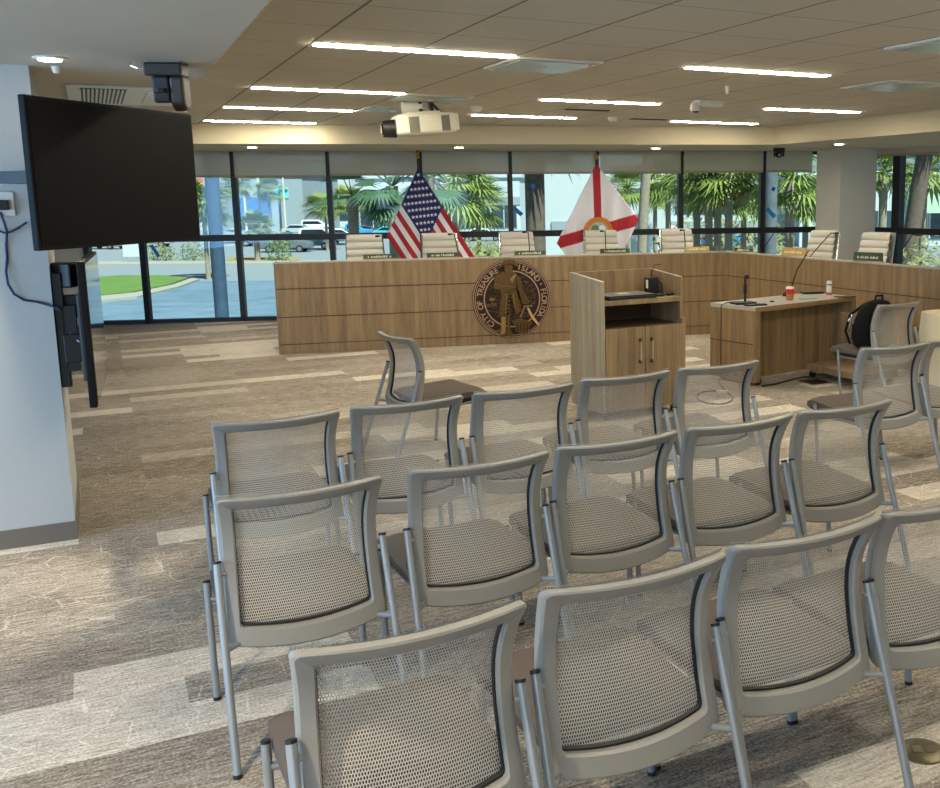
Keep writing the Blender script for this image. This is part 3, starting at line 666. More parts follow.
def flagpole(P, z, lab, fin):
    r = empty('flag', (P.x, P.y, 0), WYAW, lab, 'flag')
    MB().tube([(0, 0, .03), (0, 0, z)], .014, 10).build('pole', POLE, r)
    MB().lathe([(.16, 0), (.16, .03), (.05, .06), (.02, .09)], seg=24).build('pole_base', GOLD, r, smooth=True)
    MB().lathe(fin, (0, 0, z), 14).build('finial', GOLD, r, smooth=True); return r
YF = 14.55; S_ = YF/FPX
P = atY(418, 168, YF); fr_ = flagpole(P, 2.33, 'American flag with stars and stripes hanging from an indoor pole', [(.012, 0), (.03, .03), (.02, .06), (.035, .09), (.005, .13)])
S = 1.0*S_
A = Vector((56*S, .03, -95*S)); Bv = Vector((-33*S, .02, -66*S))
O = Vector((0, -.02, P.z))
def usc(u, v):
    if u < .40 and v < 7/13: return 2
    return 1 if int(v*13) % 2 == 0 else 0
o, pt = flag(O, A, Bv, 40, 39, usc, [FW, FR, FB], fr_, .02)
for row in range(9):
    for c in range(6 if row % 2 == 0 else 5):
        u = (.4/12)*(1+2*c+(row % 2)); v = (7/13)/10*(row+1)
        ctr = Vector(pt(u, v)); vs = []
        for k in range(10):
            rr = (.030 if k % 2 == 0 else .013); a = k*math.pi/5+math.pi/2; vs.append((ctr.x+rr*math.cos(a), ctr.y-.008, ctr.z+rr*math.sin(a)))
        MB().add(vs, [tuple(range(10))[::-1]]).build('star', FW, fr_)
P = atY(596, 160, YF-.2); fr2 = flagpole(P, P.z, 'white flag with red diagonal cross and round seal on an indoor pole', [(.012, 0), (.03, .02), (.03, .05), (.004, .11)])
A = Vector((42*S, .03, -54*S)); Bv = Vector((-40*S, .02, -76*S))
def flc(u, v):
    if abs(u-v) < .085 or abs(u+v-1) < .085: return 1
    return 0
o, pt = flag(Vector((0, -.03, P.z-.05)), A, Bv, 60, 60, flc, [FW, FR], fr2, .02)
c = Vector(pt(.52, .52)); c.z += .03
FO = mat('flag_seal_gold', 'cc8a2c', .7); FO2 = mat('flag_seal_rim', 'b6461f', .7); FT = mat('flag_seal_water', '9fb6b4', .7); FGn = mat('flag_seal_green', '5c7a4a', .7)
def disc(r0, y, m, name, dz=0, dx=0, n=36, sq=1):
    MB().prismy([(c.x+dx+r0*math.cos(2*math.pi*k/n), c.z+dz+sq*r0*math.sin(2*math.pi*k/n)) for k in range(n)], c.y-y-.004, c.y-y).build(name, m, fr2)
disc(.215, .05, FO2, 'seal_rim'); disc(.205, .054, FO, 'seal_band'); disc(.148, .058, FO2, 'seal_rim'); disc(.140, .062, FT, 'seal_field')
disc(.06, .066, FGn, 'seal_palm', .04, -.05); disc(.05, .066, mat('seal_figure', '7a5a48', .7), 'seal_figure', -.03, .03, sq=1.4); disc(.045, .066, FW, 'seal_sun', .05, .05)
mb = MB()
for k in range(40):
    a = 2*math.pi*k/40; mb.box(-.006, .006, -.001, .001, -.012, .012, M=Matrix.Translation((c.x+.176*math.cos(a), c.y-.0595, c.z+.176*math.sin(a))) @ Matrix.Rotation(-a, 4, 'Y'))
mb.build('seal_lettering', FO2, fr2)

# ------------------------------------------------------------------ LECTERN
LO = Vector((-.535, 8.19, 0)); LYAW = R(31)
lec = empty('lectern', (LO.x, LO.y, 0), LYAW, 'tall wooden lectern cabinet with two doors and open shelf', 'lectern')
LW, LDp = .785, .53       # width, depth (towards the viewer is -y)
z0 = .075
MB().prismx([(0, z0), (-LDp, z0), (-LDp, 1.128), (0, 1.171)], -.012, .024).build('side_panel', WOODG, lec, bevel=.002)
MB().prismx([(0, z0), (-LDp, z0), (-LDp, .79), (-LDp+.04, .79), (-LDp+.04, 1.128), (0, 1.171)], LW-.03, LW).build('side_panel', WOOD, lec, bevel=.002)
MB().box(.024, LW-.03, -.03, 0, z0, 1.17).build('back_panel', WOOD, lec)
MB().box(.024, LW-.03, -LDp+.02, -.03, .93, .97).build('work_shelf', WOOD, lec, bevel=.003)
MB().box(.024, LW-.03, -LDp+.03, -.03, .722, .747).build('lower_shelf', DKWOOD, lec); MB().box(.024, LW-.03, -.035, -.030, .747, .93).build('inner_back', DKWOOD, lec)
MB().box(.024, LW-.03, -LDp+.03, -.03, z0, .095).build('bottom_panel', WOOD, lec)
for s, x0, x1, hx in ((0, .027, LW/2-.003, LW/2-.055), (1, LW/2+.003, LW-.002, LW/2+.055)):
    d = MB().box(x0, x1, -LDp-.004, -LDp+.018, z0+.005, .745).build('door', WOOD, lec, bevel=.002)
    h = MB().box(hx-.006, hx+.006, -LDp-.034, -LDp-.026, .46, .65).build('handle', mat('brushed_handle', 'c2b596', .35, metal=.6), d, bevel=.002)
    MB().box(hx-.007, hx+.007, -LDp-.034, -LDp-.004, .63, .655).box(hx-.007, hx+.007, -LDp-.034, -LDp-.004, .455, .48).build('handle_post', mat('handle_brown', '3d2418', .5), d)
def caster(parent, x, y, r0=.035):
    c = MB(); c.tube([(x-.012, y, r0), (x+.012, y, r0)], r0, 16); c.build('caster_wheel', BLACK, parent, smooth=True)
    MB().box(x-.022, x+.022, y-.02, y+.02, r0+.01, .078).build('caster_fork', CHROME, parent, bevel=.004)
for x, y in ((.06, -.06), (LW-.08, -.06), (.06, -LDp+.06), (LW-.08, -LDp+.06)): caster(lec, x, y)
LMX = Matrix.Translation(LO) @ Matrix.Rotation(LYAW, 4, 'Z')
def lw(x, y, z): return LMX @ Vector((x, y, z))
lp = empty('laptop', lw(.30, -.36, .9705), LYAW, 'closed black laptop lying on the lectern shelf', 'laptop')
MB().box(-.22, .22, -.15, .15, 0, .022).build('base', BLACK, lp, bevel=.006)
MB().box(-.22, .22, -.15, .15, .023, .034).build('lid', BLACK, lp, bevel=.004)
MB().box(-.06, .04, -.02, .05, .034, .037).build('sticker', mat('beige_sticker', 'b5a582', .6), lp)
dv = empty('document_camera', lw(.66, -.2, .9705), LYAW, 'black device with white face and cables on the lectern shelf', 'device')
MB().box(-.05, .05, -.04, .04, 0, .14).build('body', BLACK, dv, bevel=.008)
MB().box(-.054, -.05, -.03, .0, .05, .12).build('white_face', WHITEP, dv)
MB().tube([(0, 0, .14), (.01, 0, .2), (.05, .02, .24), (.12, .04, .24)], .005, 8).build('cable', BLACK, dv, smooth=True)
MB().tube([(.04, -.02, .12), (.08, -.03, .08), (.09, -.03, .03), (.06, -.08, .008)], .005, 8).build('cable', BLACK, dv, smooth=True)
for k, (x, y) in enumerate(((.60, -.42), (.72, -.40))):
    o = MB().box(-.045, .045, -.02, .02, 0, .018).build('remote', BLACK, bevel=.004); o.location = lw(x, y, .9705); o.rotation_euler.z = LYAW+.4*k
    tag(o, ('small black remote beside the laptop on the lectern', 'small black remote below the black device on the lectern')[k], 'remote')

# ------------------------------------------------------------------ DESK
KA = Vector((1.115, 9.19, 0)); KYAW = R(40.0); KW, KD = 1.50, .60
desk = empty('desk', (KA.x, KA.y, 0), KYAW, 'wooden table with solid panel ends standing before the angled dais', 'desk')
MB().box(0, KW, 0, KD, .715, .75).build('tabletop', LAMIN, desk, bevel=.002)
MB().box(0, KW, -.004, 0, .705, .75).build('front_edge', WOODX, desk)
MB().box(.0, .07, 0, KD, .035, .715).build('side_panel', WOOD, desk, bevel=.001)
MB().box(-.003, .0, .03, KD-.0, .395, .403).build('panel_groove', DKWOOD, desk)
MB().box(KW-.07, KW, 0, KD, .035, .715).build('side_panel', WOOD, desk, bevel=.001)
MB().box(.07, KW-.07, KD-.36, KD-.33, .02, .715).build('modesty_panel', WOOD, desk)
for x, y in ((.10, .05), (.10, KD-.10), (KW-.10, .05), (KW-.10, KD-.10)): caster(desk, x, y, .033)
TZ = .7505
def ot(x, y): return onz(x, y, TZ)
mic = empty('desk_microphone', ot(745, 304), R(20), 'black upright microphone on the near corner of the desk', 'microphone')
MB().box(-.12, .10, -.06, .09, 0, .022).build('base', BLACK, mic, bevel=.006)
MB().tube([(0, 0, .02), (0, 0, .10)], .012, 12).tube([(0, 0, .10), (0, 0, .19)], .018, 12).tube([(0, 0, .19), (0, 0, .26)], .011, 12).build('stem', BLACK, mic, smooth=True)
MB().tube([(-.005, 0, .255), (.03, 0, .262)], .02, 12).build('head', BLACK, mic, smooth=True)
q = empty('talk_button_box', ot(757, 306)-Vector((.02, -.03, 0)), R(20), 'flat black box with short buttons beside the upright microphone', 'device')
MB().box(-.10, .12, -.035, .035, 0, .016).build('body', BLACK, q, bevel=.005)
MB().box(.02, .05, -.015, .015, .016, .022).build('button', GRILLE, q)
b = ot(788, 296); t_ = onplane(801, 263, b, 0); t2_ = onplane(834, 232, b, 0)
r = empty('gooseneck_microphone', b, R(10), 'tall gooseneck microphone with red band standing on the desk', 'microphone')
MB().lathe([(.06, 0), (.055, .03), (.015, .06)], seg=16).build('base', BLACK, r, smooth=True)
inv = Matrix.Rotation(-R(10), 4, 'Z')
pp = [inv @ (Vector(v)-b) for v in (onplane(790, 292, b, 0), onplane(797, 270, b, 0), onplane(807, 253, b, 0))]
MB().tube([(0, 0, .05)]+pp, .0065, 8).build('neck', BLACK, r, smooth=True)
d = (pp[-1]-pp[-2]).normalized(); MB().tube([pp[-1], pp[-1]+d*.03], .011, 10).build('red_band', mat('mic_red', 'b03a4a', .5), r)
cup = empty('paper_cup', ot(790, 300), 0, 'red paper coffee cup with white lid and brown sleeve on the desk', 'cup')
MB().lathe([(.030, 0), (.041, .10), (.041, .118)], seg=24).build('cup_body', mat('cup_red', 'c8242a', .5), cup, smooth=True)
MB().lathe([(.0315, .008), (.0395, .058), (.0385, .06), (.0305, .01)], seg=24).build('sleeve', mat('cup_kraft', 'a8763e', .7), cup, smooth=True)
MB().lathe([(.043, .112), (.043, .122), (.036, .134), (.034, .134)], seg=24).build('lid', mat('cup_lid', 'eee4d4', .4), cup, smooth=True)
can = empty('drink_can', ot(829, 296.5), 0, 'tall slim white drink can with red band on the desk', 'can')
MB().lathe([(.024, 0), (.028, .006), (.028, .15), (.022, .16)], seg=20).build('can_body', mat('can_white', 'dad6cc', .35), can, smooth=True)
MB().lathe([(.0284, .015), (.0284, .045)], seg=20).build('label_band', mat('can_red', 'b05548', .4), can, smooth=True)
MB().lathe([(.0286, .115), (.0286, .13)], seg=20).build('label_text_band', mat('can_grey', '7b7466', .4), can, smooth=True)
for x, y, w_, d_, h_, m_, nm, lab, ct in ((808, 299, .085, .045, .008, mat('teal', '6fa79a', .4), 'phone', 'teal cased phone lying beside the red cup', 'phone'), (845, 297, .10, .05, .01, mat('dark_brown', '3c2e24', .5), 'wallet', 'dark brown wallet at the right end of the desk', 'wallet'),
                                (812, 293.5, .11, .06, .02, BLACK, 'notebook', 'flat black case behind the teal phone', 'case'), (772, 302, .02, .012, .012, BLACK, 'dongle', 'tiny black adapter between microphone and cup', 'adapter')):
    o = MB().box(-w_, w_, -d_, d_, 0, h_).build(nm, m_, bevel=.004); o.location = ot(x, y); o.rotation_euler.z = R(15); tag(o, lab, ct)
CABM = mat('dark_cable', '1c1a1e', .5)
a = ot(735, 303); e = onz(717, 398)
kl = Vector((KA.x, KA.y, 0))+dirv(KYAW+math.pi/2)*.42-dirv(KYAW)*.03
pts = [a+Vector((0, 0, .008)), ot(728, 303)+Vector((0, 0, .008)), Vector((kl.x, kl.y, .745)), Vector((kl.x, kl.y, .4)), Vector((kl.x, kl.y, .04)), Vector((kl.x-.03, kl.y-.15, .008))]
for k in range(26):
    an = k*.5; pts.append(Vector((e.x+.16*math.cos(an)-.02, e.y+.30*math.sin(an), .008)))
o = MB().tube(pts, .005, 7).build('microphone_cable', CABM, smooth=True); tag(o, 'dark cable hanging down the desk end and coiled on the floor', 'cable')
o = MB().box(-.05, .05, -.025, .025, 0, .035).build('power_adapter', WHITEP, bevel=.008); o.location = onz(722, 394); tag(o, 'small white adapter in the cable coil on the floor', 'adapter')
fp = [onz(762, 386, .012), onz(775, 384, .01), onz(790, 380, .008), onz(803, 377, .008), onz(812, 377, .012)]
o = MB().tube(fp, .008, 7).build('floor_cable', CABM, smooth=True); tag(o, 'black cable on the carpet running under the desk', 'cable')
fb = empty('floor_box', onz(815, 382), AX, 'open floor outlet box under the desk', 'floor outlet')
MB().box(-.12, .12, -.12, .12, 0, .006).build('cover_frame', CHROME, fb, bevel=.002); MB().box(-.08, .08, -.08, .08, .006, .01).build('socket_panel', BLACK, fb)
MB().box(-.09, .09, .085, .12, .006, .018).build('lid', mat('brass_lid', '8a7a4a', .35, metal=.7), fb)
BR2 = mat('dull_brass', '6f6650', .3, metal=.6)
fb = empty('floor_box', onz(922, 752), 0, 'round brass floor outlet cover on the carpet at bottom right', 'floor outlet')
MB().lathe([(.075, 0), (.075, .006), (.06, .010), (.01, .010)], seg=32).build('cover', BR2, fb, smooth=True)
MB().box(-.03, .0, -.02, .02, .010, .0125).box(.01, .035, -.02, .01, .010, .0125).build('flap', CHROME, fb)
# low wheeled cart behind the bag chair
ct = empty('wooden_cart', onz(843, 386), R(-60), 'low wooden cabinet on casters between the desk and the bag chair', 'cart')
MB().box(-.55, .25, 0, .45, .08, .14).build('base_panel', WOOD, ct, bevel=.003); MB().box(-.55, .25, .43, .45, .14, .62).build('back_panel', WOOD, ct)
for x, y in ((-.5, .05), (.2, .05), (-.5, .4), (.2, .4)): caster(ct, x, y, .033)
# ------------------------------------------------------------------ GUEST CHAIR
CXC = .263                     # centre line of a chair (local x)
def prof(z):
    P = [(.40, -.02), (.48, -.005), (.5, .0), (.6, .024), (.70, .038), (.78, .036), (.86, .008), (.925, -.034), (.96, -.056)]
    for (a, ya), (b, yb) in zip(P[:-1], P[1:]):
        if z <= b:
            t = max(0, (z-a)/(b-a)); return ya+(yb-ya)*t
    return P[-1][1]
def _sm(z): return (prof(z-.03)+2*prof(z)+prof(z+.03))/4
WF = [(.40, .965), (.48, .97), (.60, .948), (.70, .935), (.80, .935), (.87, .96), (.93, 1.0), (.96, 1.01)]
def wf(z):
    for (a, p), (b, q) in zip(WF[:-1], WF[1:]):
        if z <= b: return p+(q-p)*max(0, (z-a)/(b-a))
    return 1.01
def bshape(x, z):
    s = (x-CXC)/.25; x = CXC+(x-CXC)*(wf(z-.025)+wf(z)+wf(z+.025))/3
    k = max(0, min(1, (.70-z)/.22)); z2 = z-.027*(1-s*s)*k-.006*(1-s*s)*max(0, min(1, (z-.7)/.22))
    return x, _sm(z)-.040*(1-s*s), z2
def loop(x0, x1, z0_, z1_, r):
    pts = []
    def arc(cx, cz, a0): 
        for k in range(6): a = a0+math.pi/2*k/5; pts.append((cx+r*math.cos(a), cz+r*math.sin(a)))
    def seg(a, b, n):
        for k in range(1, n): pts.append((a[0]+(b[0]-a[0])*k/n, a[1]+(b[1]-a[1])*k/n))
    arc(x1-r, z0_+r, -math.pi/2); seg((x1, z0_+r), (x1, z1_-r), 12)
    arc(x1-r, z1_-r, 0); seg((x1-r, z1_), (x0+r, z1_), 12)
    arc(x0+r, z1_-r, math.pi/2); seg((x0, z1_-r), (x0, z0_+r), 12)
    arc(x0+r, z0_+r, math.pi); seg((x0+r, z0_), (x1-r, z0_), 12)
    return pts
X0, X1 = CXC-.25, CXC+.25
def back_ring(O, I, yb, yf, ch=.006):
    """frame of the back: rear face at yb, front face at yf (towards the sitter)"""
    n = len(O); secs = []
    for k in range(n):
        (ox, oz), (ix, iz) = O[k], I[k]; dx, dz = ix-ox, iz-oz; L = math.hypot(dx, dz) or 1; ux, uz = dx/L, dz/L
        row = []
        for (px, pz, dy) in ((ox, oz, yb+ch), (ox+ux*ch, oz+uz*ch, yb), (ix-ux*ch, iz-uz*ch, yb), (ix, iz, yb+ch), (ix, iz, yf), (ox, oz, yf)):
            X, Y, Z = bshape(px, pz); row.append((X, Y+dy, Z))
        secs.append(row)
    m_ = len(secs[0]); vs = [p for s in secs for p in s]; fs = []
    for k in range(n):
        k2 = (k+1) % n
        for j in range(m_): j2 = (j+1) % m_; fs.append((k*m_+j, k*m_+j2, k2*m_+j2, k2*m_+j))
    return MB().add(vs, fs)
def scl(mb):
    mb.v = [(CXN+(x-CXC)*1.077, y*1.077, EYE-1.077*(EYE-z)) for x, y, z in mb.v]; return mb
CXN = .270
def make_chair():
    r = empty('guest_chair', (0, 0, 0)); n = 'guest_chair'
    O = loop(X0, X1, .464, .927, .018); I = loop(X0+.043, X1-.043, .520, .889, .013)
    scl(back_ring(O, I, -.020, .012)).build('back_frame', FRAMEM, r, smooth=True)
    I2 = loop(X0+.047, X1-.047, .526, .885, .012)
    scl(back_ring(I, I2, .000, .014, .001)).build('mesh_gasket', BLACK, r, smooth=True)
    NU, NV = 24, 24
    def mf(u, v):
        x = X0+.004+(X1-X0-.008)*u; z = .478+(.9315-.478)*v; X, Y, Z = bshape(x, z); return (X, Y+.0145, Z+.003)
    scl(MB().grid(mf, NU, NV)).build('back_mesh', MESHF, r, smooth=True)
    # seat cushion
    mb = MB(); N = 18
    def sh(u, v, top):
        x = (u-.5)*2; y = v; ex = abs(x)**4; ey = abs(2*y-1)**5; edge = max(ex, ey)
        X = CXN+x*(.252-.012*ey); Y = .030+.50*y
        z = .462+.022*y-.034*edge-.024*max(0, (y-.82)/.18)**2-.008*(1-x*x) if top else .405-.012*max(0, (y-.75)/.25)
        return (X, Y, z)
    mb.grid(lambda u, v: sh(u, v, True), N, N); k1 = len(mb.v); mb.grid(lambda u, v: sh(u, v, False), N, N)
    def idx(i, j): return j*(N+1)+i
    bd = [idx(i, 0) for i in range(N)]+[idx(N, j) for j in range(N)]+[idx(N-i, N) for i in range(N)]+[idx(0, N-j) for j in range(N)]
    for a, b in zip(bd, bd[1:]+bd[:1]): mb.f.append((a, k1+a, k1+b, b)); mb.mi.append(0)
    mb.f = mb.f[:N*N]+[f[::-1] for f in mb.f[N*N:2*N*N]]+mb.f[2*N*N:]
    mb.build('seat', SEATF, r, smooth=True)
    mb = MB(); mb.grid(lambda u, v: (CXN+(u-.5)*.49, .04+.475*v, .404-.010*max(0, (v-.8)/.2)), 6, 6)
    mb.grid(lambda u, v: (CXN-(u-.5)*.42, .07+.41*v, .362-.015*math.sin(v*3.14)), 6, 6)
    k = 49; bd = [i for i in range(6)]+[6+7*j for j in range(6)]+[48-i for i in range(6)]+[42-7*j for j in range(6)]
    def mir(a): j, i = divmod(a, 7); return 49+j*7+(6-i)
    for a, b in zip(bd, bd[1:]+bd[:1]): mb.f.append((a, mir(a), mir(b), b)); mb.mi.append(0)
    mb.build('seat_shell', BLACK, r, smooth=True)
    for sx in (-1, 1):
        xr = CXN+sx*.276; xf = CXN+sx*.268
        l = MB().tube([(xr+sx*.002, -.205, .008), (xr-sx*.004, -.066, .40), (xr-sx*.008, .012, .632)], .0128, 12).build('leg', LEGM, r, smooth=True)
        MB().tube([(xr-sx*.008, .0115, .630), (xr-sx*.008, .014, .638)], .0132, 12).build('cap', BLACK, l); MB().tube([(xr+sx*.002, -.2075, 0), (xr+sx*.002, -.204, .012)], .014, 12).build('foot_glide', BLACK, l)
        l = MB().tube([(xf, .361, .008), (xf, .405, .432)], .0125, 12).build('leg', LEGM, r, smooth=True)
        MB().tube([(xf, .405, .431), (xf, .406, .438)], .013, 12).build('cap', BLACK, l); MB().tube([(xf, .360, 0), (xf, .361, .012)], .014, 12).build('foot_glide', BLACK, l)
        MB().tube([(xr-sx*.004, -.078, .37), (CXN+sx*.225, -.03, .365), (CXN+sx*.215, .05, .362), (CXN+sx*.215, .36, .362), (CXN+sx*.225, .39, .365), (xf, .399, .37)], .0100, 10).build('side_rail', LEGM, r, smooth=True)
        MB().tube([(xr-sx*.012, .0, .595), (CXN+sx*.250, .005, .595)], .008, 8).build('back_bracket', LEGM, r)
    MB().tube([(CXN-.216, .25, .352), (CXN+.216, .25, .352)], .010, 8).build('cross_bar', LEGM, r)
    return r
CHAIR = make_chair()
bpy.context.view_layer.update()
_first = [True]
def place_chair(O, yaw, lab, grp):
    if _first[0]: c = CHAIR; _first[0] = False
    else:
        c = CHAIR.copy(); COL.objects.link(c)
        for ch in CHAIR_CH:
            d = ch.copy(); COL.objects.link(d); d.parent = c
            for q in CHAIR_GC[ch.name]:
                e = q.copy(); COL.objects.link(e); e.parent = d
    c.location = (O.x, O.y, 0); c.rotation_euler = (0, 0, yaw); tag(c, lab, 'chair', grp); return c
CHAIR_CH = list(CHAIR.children); CHAIR_GC = {ch.name: list(ch.children) for ch in CHAIR_CH}
def chair_from_corners(a, b, lab, grp, yaw=None, z=.86, anchor='L'):
    A = onz(a[0], a[1], z); B = onz(b[0], b[1], z)
    if yaw is None: yaw = math.atan2((B-A).y, (B-A).x)
    x = dirv(yaw); y = dirv(yaw+math.pi/2)
    mid = (A+B)/2 if anchor == 'M' else (A+x*.27 if anchor == 'L' else B-x*.27)
    return place_chair(mid - x*CXN + y*.037, yaw, lab, grp)
G1 = 'grey mesh chairs in the third row from the viewer'; G2 = 'grey mesh chairs in the middle row'; G3 = 'grey mesh chairs in the nearest row'
AVG = R(29.6)
r1 = [((212, 424), (339, 410), 'grey mesh chair at the left end of the far row'), ((351, 408), (462, 394), 'far row grey mesh chair, second from the left, before the lone sideways chair'), ((475, 393), (573, 382), 'far row grey mesh chair directly left of the lectern'),
      ((582, 380), (669, 369), 'far row grey mesh chair standing in front of the lectern'), ((678, 368), (760, 360), 'far row grey mesh chair between lectern and desk')]
r2 = [((215, 500), (381, 474), 'grey mesh chair at the left end of the middle row'), ((410, 472), (547, 449), 'middle row grey mesh chair, second from its left end'), ((558, 447), (677, 430), 'middle row grey mesh chair, third from its left end'),
      ((686, 428), (793, 413), 'middle row grey mesh chair, fourth from its left end'), ((797, 411), (894, 399), 'grey mesh chair at the right end of the middle row')]
r3 = [((291, 655), (523, 597), 'nearest grey mesh chair, leftmost, cut off by the bottom edge'), ((543, 590), (725, 552), 'nearest row grey mesh chair at bottom centre'), ((730, 545), (882, 515), 'nearest row grey mesh chair right of bottom centre'), ((883, 512), (1010, 487), 'nearest row grey mesh chair cut off by the right edge')]
for rows, grp in ((r1, G1), (r2, G2), (r3, G3)):
    for a, b, lab in rows: chair_from_corners(a, b, lab, grp, AVG, anchor='M')
GX = 'grey mesh chairs standing apart from the rows'
chair_from_corners((376, 333), (412, 339), 'lone grey mesh chair turned sideways before the dais', GX, R(-53), anchor='R')
chair_from_corners((862, 349), (927, 341.5), 'grey mesh chair right of the desk, behind the middle row end', GX, R(27), anchor='M')
chB = chair_from_corners((876, 305.5), (922, 301), 'grey mesh chair holding a black backpack beside the desk', GX, R(35), anchor='M')
chair_from_corners((929, 341), (985, 333), 'grey mesh chair at the far right, partly outside the view', GX, R(30), anchor='L')

# backpack on chair B
bo = chB.location; by = chB.rotation_euler.z
bp = empty('backpack', Vector((bo.x, bo.y, 0))+dirv(by)*(.20)+dirv(by+math.pi/2)*.19+Vector((0, 0, .462)), by, 'black backpack resting on the seat of the chair by the desk', 'backpack')
BAGM = mat('black_nylon', '050506', .8, spec=.2)
def sup(a, b, n=2.6): return lambda t: (math.copysign(abs(math.cos(t))**(2/n), math.cos(t))*a, math.copysign(abs(math.sin(t))**(2/n), math.sin(t))*b)
mb = MB(); NS = 24; rows = []
for k, (z, a, b, oy) in enumerate(((0, .15, .09, 0), (.03, .19, .12, 0), (.12, .205, .125, -.0), (.25, .20, .11, -.015), (.34, .175, .09, -.03), (.40, .12, .06, -.045), (.42, .05, .02, -.05))):
    f = sup(a, b); rows.append([(f(2*math.pi*i/NS)[0], f(2*math.pi*i/NS)[1]+oy, z) for i in range(NS)])
vs = [p for r_ in rows for p in r_]; fs = [(j*NS+i, j*NS+(i+1) % NS, (j+1)*NS+(i+1) % NS, (j+1)*NS+i) for j in range(len(rows)-1) for i in range(NS)]+[tuple(range(NS))[::-1], tuple((len(rows)-1)*NS+i for i in range(NS))]
mb.add(vs, fs).build('bag_body', BAGM, bp, smooth=True)
MB().tube([(-.05, -.06, .40), (-.04, -.06, .455), (.04, -.06, .455), (.05, -.06, .40)], .009, 8).build('carry_handle', BAGM, bp, smooth=True)
for sx in (-1, 1): MB().tube([(sx*.06, .04, .38), (sx*.15, .13, .28), (sx*.19, .14, .14), (sx*.17, .10, .03)], .012, 8).build('shoulder_strap', BAGM, bp, smooth=True)
MB().tube([(-.20, .06, .30), (-.215, .07, .2), (-.19, .10, .14)], .007, 8).tube([(-.19, .08, .26), (-.20, .10, .23)], .012, 8).build('metal_clip', CHROME, bp, smooth=True)
MB().box(-.13, .13, .10, .135, .05, .2).build('front_pocket', BAGM, bp, bevel=.015)

# table with cream cloth at the right edge
CREAM = mat('cream_cloth', 'd9cba6', .85, noise=.05)
tb = empty('covered_table', (3.06, 8.62, 0), AX, 'table under a floor-length cream cloth at the right edge', 'table')
MB().box(-.42, 1.3, -.35, .35, .73, .75).build('tabletop', LAMIN, tb)
for x in (-.36, 1.24):
    for y in (-.3, .3): MB().tube([(x, y, 0), (x, y, .73)], .015, 8).build('leg', LEGM, tb)
tc_ = empty('tablecloth', (3.06, 8.62, 0), AX, 'cream floor-length tablecloth draped over the table at the right edge', 'tablecloth')
mb = MB(); per = []
for k in range(120):
    t = k/120; f = sup(.90, .39, 9)(2*math.pi*t); per.append((f[0]+.44, f[1]))
NL = 8; vs = []
for j in range(NL+1):
    v = j/NL
    for k, (x, y) in enumerate(per):
        fold = 1+v*(.10+.035*math.sin(k*.62)); vs.append(((x-.44)*(1+v*.06+v*.02*math.sin(k*.62))+.44, y*fold, .757-.735*v))
fs = [(j*120+k, j*120+(k+1) % 120, (j+1)*120+(k+1) % 120, (j+1)*120+k) for j in range(NL) for k in range(120)]+[tuple(range(120))]
mb.add(vs, fs).build('cloth', CREAM, tc_, smooth=True, solid=.003)
# ------------------------------------------------------------------ OUTSIDE (the room is one storey up)
GZ = -3.2
def gnd(x, y): return onz(x, y, GZ)
ASPH = mat('asphalt', '7b888e', .9, noise=.12, nscale=3); PAVE = mat('paving', '5f7a8c', .9, noise=.45, nscale=.8); GRASS = mat('lawn', '587a34', .95, noise=.3, nscale=1.5); CURB = mat('concrete_kerb', '96988e', .9, noise=.06)
MULCH = mat('planting_soil', '8c8468', .95, noise=.3, nscale=2)
o = MB().box(-260, 260, 17.5, 420, GZ-.3, GZ).build('ground_asphalt', ASPH); tag(o, kind='structure')
def ggrid(pts, name, m, h=.05):
    o = MB().prism([tuple(gnd(x, y)[:2]) for x, y in pts], GZ, GZ+h).build(name, m); tag(o, kind='structure'); return o
o = MB().prism([tuple(gnd(x, y)[:2]) for x, y in ((20, 330), (20, 300), (100, 285), (205, 281), (290, 281), (400, 281), (500, 300), (500, 330))], GZ, GZ+.02).build('trim_paved_drive', PAVE); tag(o, kind='structure')
ggrid([(60, 281), (120, 277), (160, 277), (188, 279), (170, 286), (130, 294), (90, 298), (50, 299)], 'trim_lawn_island', GRASS, .12)
ggrid([(40, 302), (90, 299.5), (135, 295), (175, 286.5), (192, 280), (200, 281), (178, 289), (137, 299), (90, 304), (40, 307)], 'trim_kerb', CURB, .14)
ggrid([(40, 266), (700, 262), (700, 259.5), (40, 263)], 'trim_far_kerb', CURB, .12)
ggrid([(225, 263), (300, 262), (300, 258), (230, 258)], 'trim_planting_bed', MULCH, .16)
ggrid([(880, 232), (1000, 236), (1000, 224), (880, 222)], 'trim_right_lawn', GRASS, .1)

